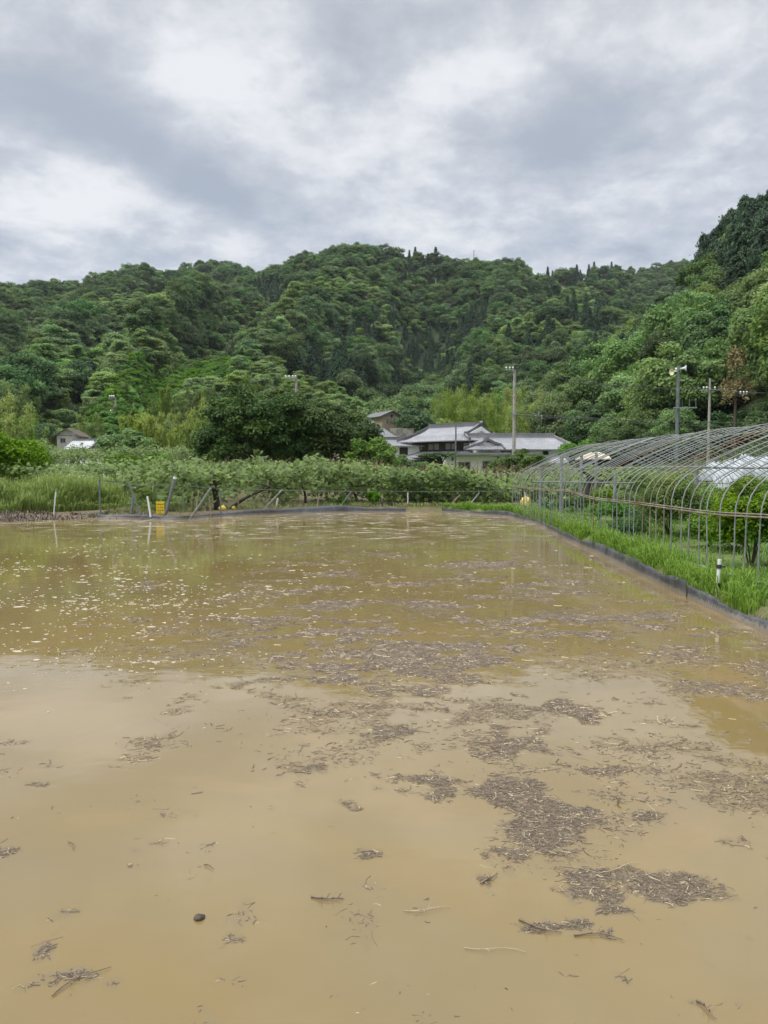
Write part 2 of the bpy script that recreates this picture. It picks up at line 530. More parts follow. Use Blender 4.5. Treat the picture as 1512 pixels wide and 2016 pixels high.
def edging_mat():
    m, t, out = new_mat('edging_plastic')
    co = t.add('ShaderNodeTexCoord').outputs['Object']
    z = t.sep(co)[2]
    n = t.noise(co, 3.0, 6, 0.65); n2 = t.noise(co, 30.0, 5, 0.7)
    c = t.mix(t.ramp(n, 0.35, 0.7), (0.045, 0.047, 0.052), (0.10, 0.104, 0.112))
    k = t.math('ADD', t.ramp(z, 0.0, 0.13, 0.55, 0.0), t.math('MULTIPLY', t.math('SUBTRACT', n2, 0.5), 1.1))
    c = t.mix(t.ramp(k, 0.15, 0.5, 0, 0.8), c, (0.25, 0.215, 0.165))
    p = t.add('ShaderNodeBsdfPrincipled', {'Base Color': c, 'Roughness': 0.5})
    t.l.new(p.outputs[0], out.inputs[0])
    return m


def straw_mat():
    m, t, out = new_mat('straw')
    v = t.add('ShaderNodeAttribute', attribute_name='var').outputs['Fac']
    c = t.mix(t.ramp(v, 0.0, 0.7, smooth=False), (0.078, 0.060, 0.043), (0.20, 0.156, 0.108))
    c = t.mix(t.ramp(v, 0.75, 1.0, smooth=False), c, (0.46, 0.38, 0.24))
    p = t.add('ShaderNodeBsdfPrincipled', {'Base Color': c, 'Roughness': 0.7, 'Specular IOR Level': 0.25})
    t.l.new(p.outputs[0], out.inputs[0])
    return m


M['ground'], M['water'], M['edging'], M['straw'] = ground_mat(), water_mat(), edging_mat(), straw_mat()
M['shoot'] = plain('shoot', (0.17, 0.12, 0.06), .7, 0, .4, 2)
M['foam'] = plain('foam', (0.45, 0.41, 0.31), 0.6, 0, 0.15, 4)
M['clod'] = plain('clod', (0.085, 0.065, 0.04), 0.8, 0, 0.4, 40, bump=0.5)

# ------------------------------------------------------------------ the lie of the land
# paddy outline on the water plane, traced along the water's edge
EDGE_PX = [(1512, 1249), (1400, 1199), (1300, 1152), (1180, 1092), (1118, 1064), (1060, 1033), (1000, 1018),
           (868, 1008), (820, 1009), (700, 1009), (520, 1013), (330, 1024), (187, 1021)]
EDGE = [on_z(*p)[:2] for p in EDGE_PX]
OUTLINE = np.array([(4.15, 0.4), (4.1, 5.5)] + [tuple(p) for p in EDGE] +
                   [(-11.6, 25.6), (-13.6, 24.2), (-18, 22.5), (-25, 21.0), (-26, 1.0), (-10, 0.75)])


def outline_sd(x, y):
    """signed distance to the paddy's edge, negative in the water"""
    x = np.asarray(x, float).ravel(); y = np.asarray(y, float).ravel()
    d = np.full(x.shape, 1e9); inside = np.zeros(x.shape, bool)
    n = len(OUTLINE)
    for i in range(n):
        ax, ay = OUTLINE[i]; bx, by = OUTLINE[(i + 1) % n]
        ex, ey = bx - ax, by - ay
        tt = np.clip(((x - ax) * ex + (y - ay) * ey) / (ex * ex + ey * ey), 0, 1)
        d = np.minimum(d, np.hypot(x - ax - tt * ex, y - ay - tt * ey))
        cond = ((ay > y) != (by > y)) & (x < (bx - ax) * (y - ay) / (by - ay + 1e-12) + ax)
        inside ^= cond
    return np.where(inside, -d, d)


def tab(px, T):
    return np.interp(px, [q[0] for q in T], [q[1] for q in T])


# crest lines: pixel column -> row of the tree tops, distance of crest, distance of foot
LAYERS = {
    'low': dict(top=[(60, 900), (120, 870), (160, 836), (200, 806), (240, 786), (300, 757), (350, 737), (400, 719), (440, 708), (500, 716), (560, 738), (620, 765), (700, 810), (760, 860)],
                crest=[(60, 165), (200, 170), (440, 215), (620, 205), (760, 190)], foot=[(60, 120), (300, 122), (760, 130)], th=1.5, pw=.95),
    'far': dict(top=[(-900, 600), (-400, 575), (0, 549), (60, 551), (160, 545), (210, 530), (285, 516), (340, 530), (390, 512), (430, 503), (520, 526), (565, 520),
                     (600, 499), (650, 484), (700, 474), (780, 480), (860, 492), (930, 494), (1000, 503), (1040, 514), (1100, 520), (1190, 518), (1240, 527), (1300, 509), (1350, 507), (1450, 520), (1700, 520), (2500, 560)],
                crest=[(-900, 520), (0, 470), (300, 500), (430, 560), (540, 540), (700, 450), (950, 480), (1100, 540), (1300, 700), (2500, 800)],
                foot=[(-900, 130), (0, 118), (200, 118), (330, 122), (560, 125), (850, 165), (1100, 205), (1300, 260), (2500, 300)], th=12.0, pw=1.25),
    'spur': dict(top=[(700, 880), (790, 800), (850, 740), (900, 704), (960, 652), (1020, 612), (1080, 583), (1130, 580), (1190, 596), (1260, 600), (1330, 580), (1500, 560), (2500, 570)],
                 crest=[(700, 230), (900, 300), (1100, 330), (1400, 340), (2500, 340)],
                 foot=[(700, 170), (900, 175), (1100, 180), (1400, 190), (2500, 190)], th=9.5, pw=1.1),
    'near': dict(top=[(850, 930), (960, 862), (1000, 836), (1060, 790), (1130, 735), (1200, 684), (1250, 640), (1300, 592), (1340, 550), (1372, 500), (1405, 468), (1440, 432), (1480, 402), (1512, 392), (1600, 365), (1800, 340), (2500, 300), (6000, 300)],
                 crest=[(850, 150), (1000, 165), (1100, 180), (1250, 195), (1400, 185), (1512, 175), (2000, 165), (6000, 160)],
                 foot=[(850, 128), (1000, 118), (1130, 98), (1300, 84), (1512, 72), (2000, 62), (6000, 60)], th=11.5, pw=1.0)}
SPURS = [  # on the far hill: path (t along slope -> px), width px, height m
    ([(0.0, 190), (0.3, 320), (0.6, 440), (1.0, 600)], 62, 26), ([(0.0, 430), (0.35, 560), (0.7, 640), (1.0, 700)], 60, 22),
    ([(0.0, 800), (0.4, 830), (0.7, 850), (1.0, 800)], 75, -20), ([(0.0, 30), (0.5, 170), (1.0, 290)], 60, 12),
    ([(0.0, 880), (0.4, 980), (0.7, 1010), (1.0, 1000)], 55, 16), ([(0.0, 300), (0.5, 420), (1.0, 520)], 40, -10),
    ([(0.0, -150), (0.5, -60), (1.0, 90)], 70, 12), ([(0.0, 640), (0.5, 730), (1.0, 770)], 40, 7)]


def hill(x, y, parts=False):
    x = np.asarray(x, float); y = np.asarray(y, float)
    r = np.hypot(x, y)
    az = np.arctan2(x, y)
    azc = np.clip(az, -1.35, 1.35)
    px = CX + F * np.tan(azc) / math.cos(PITCH) * 0.999
    base = 0.22 + 0.012 * np.clip(r - 45, 0, 120) + 0.25 * (fbm(x * 0.06, y * 0.06, 3) - 0.5) * sstep(r, 34, 60)
    H = base.copy()
    for k, L in LAYERS.items():
        row = tab(px, L['top']); r1 = tab(px, L['crest']); r0 = tab(px, L['foot'])
        b = (CY - row) / F
        ca = np.cos(azc)
        tan_el = (math.sin(PITCH) + b * math.cos(PITCH)) / (math.cos(PITCH) - b * math.sin(PITCH)) * ca
        hc = np.maximum(CAMZ + tan_el * r1 - L['th'], 0.0)
        t = np.clip((r - r0) / (r1 - r0), 0, 1.0)
        h = hc * np.where(t < 1, t ** L['pw'] * (1 - 0.12 * np.sin(t * math.pi) ** 2), 1.0)
        env = np.sin(np.clip(t, 0, 1) * math.pi)
        if k == 'far':
            for path, w, amp in SPURS:
                c = tab(t, path)
                h = h + amp * env * np.exp(-((px - c) / w) ** 2)
        h = h + (fbm(x * 0.012, y * 0.012, 7, 3) - 0.5) * (26 if k == 'far' else 12) * env * np.clip(hc / 40, 0, 1)
        over = np.clip(r - r1, 0, None)
        h = h - np.clip(over * 0.25, 0, hc * 0.8)
        h = np.where(t > 0, h + base * 1.0, 0)
        H = np.maximum(H, h)
    # behind the camera a flat plain
    back = sstep(np.abs(az), 1.25, 1.6)
    return H * (1 - back) + base * back


def ground_z(x, y):
    x = np.asarray(x, float); y = np.asarray(y, float)
    shp = x.shape
    xf, yf = x.ravel(), y.ravel()
    h = np.array(hill(xf, yf), float)
    near = np.hypot(xf, yf) < 48
    if near.any():
        sdv = outline_sd(xf[near], yf[near])
        xn, yn = xf[near], yf[near]
        left = sstep(-xn, 9.0, 11.5) * sstep(yn, 8, 15)
        wid = 0.22 + 2.4 * left
        bank = 0.16 + 0.06 * fbm(xn * 0.9, yn * 0.9, 5)
        inner = -0.28 + 0.0 * xn
        k = sstep(sdv, -wid * 0.75, wid)
        hb = inner * (1 - k) + bank * k
        hb = hb + left * 0.07 * (fbm(xn * 2.5, yn * 2.5, 8) - 0.5) * sstep(sdv, -1.5, 0.3)
        far = sstep(sdv, 3.0, 14.0)
        h[near] = hb * (1 - far) + h[near] * far
    return h.reshape(shp)


def gz(x, y):
    return float(ground_z(np.array([x]), np.array([y]))[0])


def raycast(px, py, r0=34.0, r1=1000.0):
    """where the view through a pixel first meets the land beyond r0"""
    d = pix_dir(px, py)
    s = np.linspace(r0, r1, 6000)
    P = np.array((0, 0, CAMZ)) + d[None, :] * s[:, None]
    g = hill(P[:, 0], P[:, 1])
    hit = np.nonzero(P[:, 2] <= g)[0]
    return P[hit[0]] if len(hit) else P[-1]


def patch_mask(px, py, spots):
    m = np.zeros(np.shape(px))
    for (cx, cy, sx, sy) in spots:
        m = np.maximum(m, np.exp(-(((px - cx) / sx) ** 2 + ((py - cy) / sy) ** 2)))
    return m


BARE = [(620, 541, 34, 12), (1078, 552, 40, 12), (238, 812, 22, 12)]
BARE_W = [raycast(a, b)[:2] for a, b, _, _ in BARE]
BARE_R = [(15, 9), (13, 5), (4, 4)]
LITE_W = [raycast(a, np.interp(a, [q[0] for q in LAYERS['low']['top']], [q[1] for q in LAYERS['low']['top']]) + d)[:2] for a in range(205, 470, 14) for d in (7, 17, 28)]


def bare_at(x, y):
    m = np.zeros(np.shape(x))
    for (cx, cy), (ra, rb) in zip(BARE_W, BARE_R):
        m = np.maximum(m, np.exp(-(((x - cx) / ra) ** 2 + ((y - cy) / rb) ** 2)))
    return m


def lite_at(x, y):
    m = np.zeros(np.shape(x))
    for cx, cy in LITE_W:
        m = np.maximum(m, np.exp(-(((x - cx) / 5) ** 2 + ((y - cy) / 7) ** 2)))
    return m


def build_ground():
    rr = [0.0 + 0.6]
    while rr[-1] < 1500:
        q = rr[-1]
        rr.append(q + max(0.11, q * (0.011 if q < 36 else 0.022)))
    rr = np.array(rr)
    a1 = np.linspace(R_(-62), R_(62), 300)
    a2 = np.linspace(R_(62), R_(298), 60)[1:-1]
    aa = np.concatenate([a1, a2])
    Rg, Ag = np.meshgrid(rr, aa, indexing='ij')
    X, Y = Rg * np.sin(Ag), Rg * np.cos(Ag)
    Z = ground_z(X, Y)
    n, k = X.shape
    V = np.stack([X, Y, Z], -1).reshape(-1, 3)
    V = np.vstack([V, [(0, 0, 0.15)]])
    ii, jj = np.meshgrid(np.arange(n - 1), np.arange(k), indexing='ij')
    j2 = (jj + 1) % k
    Fc = np.stack([ii * k + jj, ii * k + j2, (ii + 1) * k + j2, (ii + 1) * k + jj], -1).reshape(-1, 4)
    x, y = V[:, 0], V[:, 1]
    sdv = np.full(len(V), 9.0)
    nr = np.hypot(x, y) < 48
    sdv[nr] = outline_sd(x[nr], y[nr])
    left = sstep(-x, 9.0, 11.0) * sstep(y, 8, 15)
    mud = np.clip(sstep(-sdv, -0.35, 0.05) + left * sstep(-sdv, -3.0, -1.6) + sstep(y, 24.5 + .55 * (x + 9), 26.5 + .55 * (x + 9)) * (1 - sstep(y, 50, 60)) * 0.75 * (x < 12) * (x > -9.3) * (1 - sstep(x, 4.0, 4.5) * (y < 30)), 0, 1)
    mud[np.hypot(x, y) > 60] = 0
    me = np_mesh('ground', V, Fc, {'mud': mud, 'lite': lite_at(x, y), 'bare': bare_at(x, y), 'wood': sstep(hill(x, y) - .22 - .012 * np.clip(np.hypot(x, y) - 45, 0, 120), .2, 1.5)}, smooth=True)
    o = link('ground', me, M['ground'])
    tag(o, kind='structure')


build_ground()

# ------------------------------------------------------------------ the flooded paddy
DEBRIS_PX = [  # px, py, half width, half height (pixels), strength
    (720, 1300, 130, 30, .8), (830, 1275, 120, 25, .7), (950, 1300, 60, 16, .8), (760, 1340, 120, 20, .75), (640, 1280, 90, 20, .5),
    (600, 1330, 50, 12, .5), (560, 1215, 70, 12, .4), (720, 1245, 150, 18, .45), (850, 1230, 150, 18, .4), (780, 1320, 60, 16, .7),
    (690, 1395, 80, 14, .4), (840, 1400, 70, 16, .45), (900, 1445, 150, 22, .75), (1000, 1470, 110, 22, .8), (1080, 1395, 80, 18, .5),
    (1160, 1420, 34, 34, .6), (1090, 1440, 90, 14, .6), (770, 1440, 60, 12, .5), (700, 1500, 90, 14, .45), (620, 1420, 30, 14, .4),
    (820, 1530, 70, 10, .6), (1050, 1535, 62, 30, 1.1), (1020, 1575, 75, 30, 1.2), (1060, 1615, 70, 30, 1.25), (1075, 1650, 62, 22, 1.1),
    (1180, 1512, 50, 12, .85), (1010, 1688, 40, 12, .8), (1120, 1680, 66, 8, .9), (975, 1700, 24, 16, .7), (1270, 1570, 20, 9, .7), (1175, 1560, 36, 12, .75),
    (1150, 1600, 40, 8, .75), (1265, 1607, 26, 10, .8), (1300, 1600, 40, 7, .5), (1170, 1768, 50, 22, 1.15), (1205, 1795, 34, 14, 1.0), (1130, 1735, 30, 12, .9), (1315, 1752, 72, 20, 1.15),
    (1270, 1730, 60, 10, .9), (1220, 1720, 50, 6, .8), (1390, 1770, 34, 8, .6), (730, 1682, 36, 9, .7), (640, 1764, 26, 4, .8), (735, 1700, 30, 14, .4), (680, 1590, 26, 8, .55), (960, 1735, 14, 10, .7),
    (265, 1696, 36, 6, .55), (272, 1672, 10, 9, .5), (6, 1682, 34, 22, .9), (1150, 1828, 30, 10, .8), (1225, 1850, 18, 18, .7), (110, 1802, 36, 9, .5),
    (92, 1860, 14, 30, .45), (240, 1840, 8, 30, .4), (50, 1935, 60, 12, .5), (130, 1918, 60, 10, .4), (230, 1935, 26, 16, .3), (475, 1847, 22, 10, .5),
    (1065, 1830, 30, 6, .7), (55, 1550, 40, 6, .5), (420, 1380, 40, 8, .3), (260, 1230, 70, 16, .35), (300, 1150, 60, 14, .4), (1480, 1572, 30, 8, .5), (1440, 1650, 34, 10, .35),
    (1480, 1840, 14, 8, .5), (430, 1930, 26, 10, .35), (440, 2000, 10, 6, .4), (1210, 1935, 14, 5, .5), (1390, 1985, 20, 12, .6), (520, 1310, 20, 6, .4), (960, 1555, 60, 8, .35)]
FOAM_PX = [(200, 1180, 210, 60, .7), (300, 1275, 120, 34, .9), (330, 1190, 120, 40, .8), (130, 1120, 150, 30, .6), (410, 1200, 70, 40, .8), (60, 1250, 120, 40, .4), (200, 1080, 160, 20, .3), (520, 1220, 60, 20, .3)]


def blobs_world(L):
    out = []
    for px, py, rx, ry, s in L:
        c = on_z(px, py); e = on_z(px + rx, py); u = on_z(px, py - ry); l_ = on_z(px, py + ry)
        out.append((c[0], c[1], max(abs(e[0] - c[0]), 0.03), max((u[1] - l_[1]) / 2, 0.03), s))
    return out


DEB, FOAM = blobs_world(DEBRIS_PX), blobs_world(FOAM_PX)


def field(x, y, B):
    m = np.zeros(np.shape(x))
    for cx, cy, sx, sy, s in B:
        q = ((x - cx) / sx) ** 2 + ((y - cy) / sy) ** 2
        m = np.maximum(m, s * np.exp(-q * 0.55))
    return m


def debris_density(x, y, halo=False):
    """0..1 how thickly chopped straw lies on the water"""
    n = fbm(x * 3.2, y * 3.2, 21, 5, 0.6)
    nb = fbm(x * 0.8, y * 0.9, 31, 4, 0.55)
    ws = 0.5 + 0.22 * sstep(y, 6, 16)
    d = field(x + 0.12 * (fbm(x * 4, y * 4, 51, 3) - .5) * np.clip(y / 4, 1, 3), y + 0.35 * (fbm(x * 3, y * 3, 61, 3) - .5) * np.clip(y / 5, .6, 3), DEB)
    n6 = fbm(x * 7.0, y * 6.0, 23, 5, 0.65)
    e = d + 1.9 * (n - .5) + 1.3 * (n6 - .5) - .9 * np.clip(.25 - d, 0, 1)
    core = sstep(e, 0.40, 0.92) * (1 - .3 * sstep(y, 6.5, 9))
    wisp = sstep(fbm(x * 1.2, y * 1.5, 121, 6, .68), .50, .70) * sstep(x, -1.2, .4) * (1 - sstep(y, 6.5, 8)) * sstep(y, 2.6, 4.4)
    core = np.maximum(core, .42 * wisp)
    streak = fbm(x * 1.5, y * 2.6, 71, 6, 0.70)
    mid = sstep(y, 6.2, 8.0) * sstep(x, -3.2, -0.5) * (1 - 0.75 * sstep(y, 15, 24)) * (1 - sstep(x, 2.6, 4.2))
    band = mid * sstep(streak, 0.46, 0.70) * 0.95 * (.35 + fbm(x * .5, y * .5, 77, 2))
    thin = 0.26 * sstep(fbm(x * 2.1, y * 2.1, 81, 5, 0.7), 0.62, 0.78) * (1 - sstep(y, 9, 13))
    if halo:
        core = np.maximum(core, .55 * sstep(e, 0.30, 0.8) * (1 - .3 * sstep(y, 6.5, 9)))
    return np.clip(np.maximum(np.maximum(core, band), thin), 0, 1)


def build_water():
    rr = [1.0]
    while rr[-1] < 42:
        rr.append(rr[-1] * 1.0085)
    rr = np.array(rr)
    aa = np.linspace(R_(-58), R_(58), 560)
    Rg, Ag = np.meshgrid(rr, aa, indexing='ij')
    X, Y = Rg * np.sin(Ag), Rg * np.cos(Ag)
    n, k = X.shape
    V = np.stack([X, Y, 0 * X], -1).reshape(-1, 3)
    ii, jj = np.meshgrid(np.arange(n - 1), np.arange(k - 1), indexing='ij')
    Fc = np.stack([ii * k + jj, ii * k + jj + 1, (ii + 1) * k + jj + 1, (ii + 1) * k + jj], -1).reshape(-1, 4)
    sdv = outline_sd(V[:, 0], V[:, 1])
    keep = (sdv[Fc] < 0.25).any(1)
    Fc = Fc[keep]
    used, inv = np.unique(Fc, return_inverse=True)
    V = V[used]; Fc = inv.reshape(-1, 4)
    x, y = V[:, 0], V[:, 1]
    deb = debris_density(x, y, True)
    film = np.clip(sstep(y, 17, 26) * 0.9 + field(x, y, blobs_world([(620, 1036, 150, 10, 1.), (800, 1036, 60, 8, 1.), (450, 1050, 220, 14, .8), (720, 1050, 300, 16, .7), (940, 1073, 40, 4, .9)]))  # foam film and painted glare, strongest on the far water
                   + sstep(-outline_sd(x, y), -0.6, 0.0) * (1 - sstep(-outline_sd(x, y), 0, 0.9)) * 0.5 * (y > 5), 0, 1)
    me = np_mesh('paddy_water', V, Fc[:, ::-1], {'scum': deb, 'film': film}, smooth=True)
    o = link('paddy_water', me, M['water'])
    tag(o, kind='structure')


build_water()


def build_straw():
    P = []
    # sample ground positions with a density that follows what shows: more pieces near the camera
    tot = 0
    for (y0, y1, n) in ((1.6, 3.2, 160000), (3.2, 5.5, 330000), (5.5, 9.0, 420000), (9.0, 16.0, 260000), (16, 30, 60000)):
        y = rng.uniform(y0, y1, n); x = rng.uniform(-0.56, 0.56, n) * y
        d = debris_density(x, y)
        pk = d ** 1.25 * np.clip(1.0 - 0.0 * y, 0, 1) * (0.66 if y1 < 9.1 else 0.5) + 0.0055 * sstep(fbm(x * 1.3, y * 1.3, 111, 5, .65), .52, .74)
        m = (rng.random(n) < pk * 0.62) & (outline_sd(x, y) < -0.05)
        P.append(np.stack([x[m], y[m], d[m]], -1))
    P = np.vstack(P)
    n = len(P)
    sz = np.clip(P[:, 1] / 4.0, 0.75, 2.6)
    L = rng.gamma(1.5, 0.014, n) * sz + 0.006
    W = rng.uniform(0.0006, 0.0026, n) * sz
    longp = rng.random(n) < 0.035
    L[longp] *= 3.0; W[longp] *= .7
    ang = rng.normal(0, 0.95, n) + np.where(rng.random(n) < 0.5, 0.0, 0.35)
    dx, dy = np.cos(ang), np.sin(ang)
    tilt = rng.normal(0, 0.05, n)
    z0 = rng.uniform(-0.0012, 0.0022, n) + 0.0022 * P[:, 2] * rng.random(n)
    c = np.stack([P[:, 0], P[:, 1], z0], -1)
    a = np.stack([dx, dy, tilt], -1) * (L / 2)[:, None]
    b = np.stack([-dy, dx, 0 * dx], -1) * W[:, None]
    bend = np.stack([-dy, dx, 0 * dx], -1) * (rng.normal(0, 0.14, n) * L)[:, None]
    up = np.zeros((n, 3)); up[:, 2] = W * 1.1
    # each piece is a little ridge of two lengths: 9 points, 4 quads
    V = np.stack([c - a - b, c - a + up, c - a + b, c + bend - b, c + bend + up, c + bend + b, c + a - b, c + a + up, c + a + b], 1)
    base = (np.arange(n) * 9)[:, None, None]
    q = np.array([(0, 3, 4, 1), (1, 4, 5, 2), (3, 6, 7, 4), (4, 7, 8, 5)])[None]
    Fc = (base + q).reshape(-1, 4)
    var = np.clip(rng.beta(1.5, 2.6, n) + (rng.random(n) < 0.10) * 0.55, 0, 1)
    me = np_mesh('straw_debris', V.reshape(-1, 3), Fc[:, ::-1], {'var': np.repeat(var, 9)})
    o = link('straw_debris', me, M['straw'])
    tag(o, 'dark chopped straw and stubble floating in drifts on the muddy water', 'straw', kind='stuff')
    return n


N_STRAW = build_straw()


def build_foam():
    n = 60000
    y = rng.uniform(4.5, 24, n); x = rng.uniform(-0.52, 0.5, n) * y
    d = field(x, y, FOAM) * sstep(fbm(x * 0.9, y * 0.9, 91, 4, .6), 0.38, 0.62)
    pk = 0.36 * d + 0.0028 * (1 - sstep(y, 18, 24)) + 0.002 * (y < 9)
    m = (rng.random(n) < pk) & (outline_sd(x, y) < -0.1)
    x, y = x[m], y[m]
    n = len(x)
    k = 7
    r = np.minimum(rng.lognormal(math.log(0.0072), 0.55, n), 0.042) * np.clip(y / 8, 0.7, 1.6)
    th = np.linspace(0, 2 * math.pi, k, endpoint=False)[None, :] + rng.uniform(0, 6, (n, 1))
    rad = r[:, None] * rng.uniform(0.5, 1.25, (n, k))
    st = rng.uniform(1.0, 2.2, (n, 1))
    X = x[:, None] + rad * np.cos(th) * st
    Y = y[:, None] + rad * np.sin(th) * 0.95
    lo = np.stack([X, Y, np.full_like(X, 0.0006)], -1)
    hi = np.stack([x[:, None] + (X - x[:, None]) * 0.8, y[:, None] + (Y - y[:, None]) * 0.8, np.full_like(X, 0.0045)], -1)
    V = np.concatenate([lo, hi], 1)
    verts = V.reshape(-1, 3)
    mb_f = []
    idx = np.arange(n)[:, None] * (2 * k)
    sides = np.concatenate([np.stack([idx[:, 0] + i, idx[:, 0] + (i + 1) % k, idx[:, 0] + k + (i + 1) % k, idx[:, 0] + k + i], -1) for i in range(k)])
    tops = np.concatenate([np.stack([idx[:, 0] + k, idx[:, 0] + k + i, idx[:, 0] + k + i + 1, idx[:, 0] + k + min(i + 2, k - 1)], -1) for i in range(1, k - 1, 2)])
    me = np_mesh('foam_flecks', verts, np.concatenate([sides, tops]))
    me.validate()
    o = link('foam_flecks', me, M['foam'])
    tag(o, 'small pale foam flecks scattered over the flooded paddy', 'foam', kind='stuff')


build_foam()


def stick(px0, py0, px1, py1, rad, label, name='twig', side=0, mat='straw_stick'):
    a, b = on_z(px0, py0, 0.006), on_z(px1, py1, 0.006)
    mb = MB()
    pts = []
    dv = b - a; ln = np.linalg.norm(dv); nrm = np.array((-dv[1], dv[0], 0)) / ln
    for i in range(7):
        t = i / 6
        pts.append(a + dv * t + nrm * ln * 0.07 * math.sin(t * 5 + px0) + np.array((0, 0, 0.004 * math.sin(t * 3))))
    mb.tube(pts, [rad * (1 - 0.6 * i / 6) for i in range(7)], 6)
    for k in range(side):
        p = pts[2 + k % 4]
        q = p + (dv / ln * 0.5 + nrm * (0.8 if k % 2 else -0.8)) * ln * 0.18 + np.array((0, 0, 0.012))
        mb.tube([p, (p + q) / 2 + np.array((0, 0, 0.004)), q], [rad * 0.6, rad * 0.5, rad * 0.3], 5)
    o = mb.build(name, M[mat])
    tag(o, label, 'twig')
    return o


M['straw_stick'] = plain('straw_stick', (0.16, 0.115, 0.07), 0.7, 0, 0.45, 18)
M['pale_stick'] = plain('pale_stick', (0.40, 0.32, 0.19), 0.7, 0, 0.35, 18)
stick(1020, 1812, 1105, 1838, 0.0045, 'dark thick stalk floating just below the two straw rafts', side=3)
stick(1130, 1838, 1225, 1846, 0.004, 'brown stalk lying flat beneath the straw rafts, pale tip at its end', side=2)
stick(915, 1862, 1036, 1877, 0.0016, 'long thin pale reed bent near the bottom of the pond view', 'reed_stalk', 1, 'pale_stick')
stick(795, 1792, 888, 1788, 0.0018, 'thin bent straw stalk alone in clear muddy water', 'reed_stalk', 2, 'pale_stick')
stick(612, 1766, 676, 1771, 0.0045, 'short dark tufted twig floating by itself mid water', side=4)
stick(1214, 1568, 1222, 1590, 0.004, 'small black forked twig poking above the water beside a straw drift', side=2)
stick(402, 1702, 422, 1710, 0.003, 'tiny curved brown twig floating alone in open water')
stick(100, 1958, 215, 1900, 0.0025, 'long brown curving stalk in the lowest corner drift', 'reed_stalk', 2)
stick(950, 1740, 978, 1718, 0.004, 'short ragged twig trailing under the largest straw drift', side=3)
stick(1370, 1970, 1412, 2004, 0.004, 'frayed brown stalk near the bottom edge, darkest of its corner', side=3)
stick(1185, 1715, 1260, 1700, 0.0018, 'pale straw stem reaching over the wide straw raft', 'reed_stalk', 1, 'pale_stick')
stick(137, 1655, 146, 1672, 0.0025, 'thin upright bent twig near the dark drift at the water margin')


def clod():
    c = on_z(392, 1809, 0.0)
    mb = MB()
    rg = np.random.default_rng(4)
    vs, fs = [], []
    seg, rings = 14, 8
    for i in range(rings + 1):
        t = math.pi * i / rings
        for k in range(seg):
            q = 2 * math.pi * k / seg
            nn = 0.75 + 0.5 * float(vnoise(np.array([3 + 2 * math.cos(q) + i * .5]), np.array([2 * math.sin(q) + i * .4]), 2)[0])
            rr = 0.019 * nn
            vs.append((c[0] + 1.15 * rr * math.sin(t) * math.cos(q), c[1] + rr * math.sin(t) * math.sin(q), 0.004 + 0.72 * rr * math.cos(t)))
    for i in range(rings):
        for k in range(seg):
            k2 = (k + 1) % seg
            fs.append((i * seg + k, (i + 1) * seg + k, (i + 1) * seg + k2, i * seg + k2))
    mb.add(vs, fs, 0, True)
    o = mb.build('mud_clod', M['clod'])
    tag(o, 'single dark mud clod poking out of the muddy water', 'clod')


clod()


def edging(name, pts, h, label, corr=0.0, wav=0.015, seed=0, lean=0.02):
    """upright plastic edging sheet along the water line"""
    P = np.array(pts, float)
    seg = np.hypot(*np.diff(P, axis=0).T)
    s = np.concatenate([[0], np.cumsum(seg)])
    # smooth the polyline a little
    step = 0.012 if corr else 0.06
    u = np.arange(0, s[-1], step)
    x, y = np.interp(u, s, P[:, 0]), np.interp(u, s, P[:, 1])
    k = max(3, int(0.8 / step))
    ker = np.hanning(k + 2)[1:-1]; ker /= ker.sum()
    pad = lambda a: np.convolve(np.pad(a, (k, k), 'edge'), ker, 'same')[k:-k]
    x, y = pad(x), pad(y)
    tx, ty = np.gradient(x), np.gradient(y)
    ln = np.hypot(tx, ty) + 1e-9
    nx, ny = ty / ln, -tx / ln
    w = wav * (fbm(u * 1.3, u * 0 + seed, 12 + seed, 4) - 0.5) * 7 + .004 * np.sin(u * 19 + 3 * fbm(u * 2, u * 0, seed, 2))
    w = w * sstep(u, 0, .6) * sstep(s[-1] - u, 0, .6)
    c = corr * np.sin(u * 2 * math.pi / 0.062) * (0.6 + 0.8 * vnoise(u * 2, u * 0, 3)) if corr else 0 * u
    top = h * (.86 + .5 * (fbm(u * 0.7, u * 0 + 4, 9 + seed, 4) - 0.5) * 2)
    rows = []
    hl = [-0.12, 0.0, 0.33, 0.66, 1.0]
    for q in hl:
        zz = np.where(q <= 0, q, q * top)
        off = w * max(q, 0) + c + lean * max(q, 0) * (0.5 + vnoise(u * 0.7, u * 0 + 8, seed)) * (.3 + .7 * sstep(u, 0, .6) * sstep(s[-1] - u, 0, .6))
        rows.append(np.stack([x + nx * off, y + ny * off, zz * np.ones_like(u)], -1))
    V = np.concatenate(rows); n = len(u)
    off = np.stack([nx * 0.003, ny * 0.003, 0 * nx], -1)
    V2 = np.concatenate([r + off for r in rows])
    nr = len(hl)
    Fc = [np.stack([np.arange(n - 1) + i * n, np.arange(1, n) + i * n, np.arange(1, n) + (i + 1) * n, np.arange(n - 1) + (i + 1) * n], -1) for i in range(nr - 1)]
    Fa = np.concatenate(Fc)
    t = (nr - 1) * n
    T = n * nr
    topf = np.stack([np.arange(n - 1) + t, np.arange(1, n) + t, np.arange(1, n) + t + T, np.arange(n - 1) + t + T], -1)
    me = np_mesh(name, np.vstack([V, V2]), np.vstack([Fa, (Fa + T)[:, ::-1], topf]), smooth=True)
    o = link(name, me, M['edging'])
    tag(o, label, 'edging')
    return o


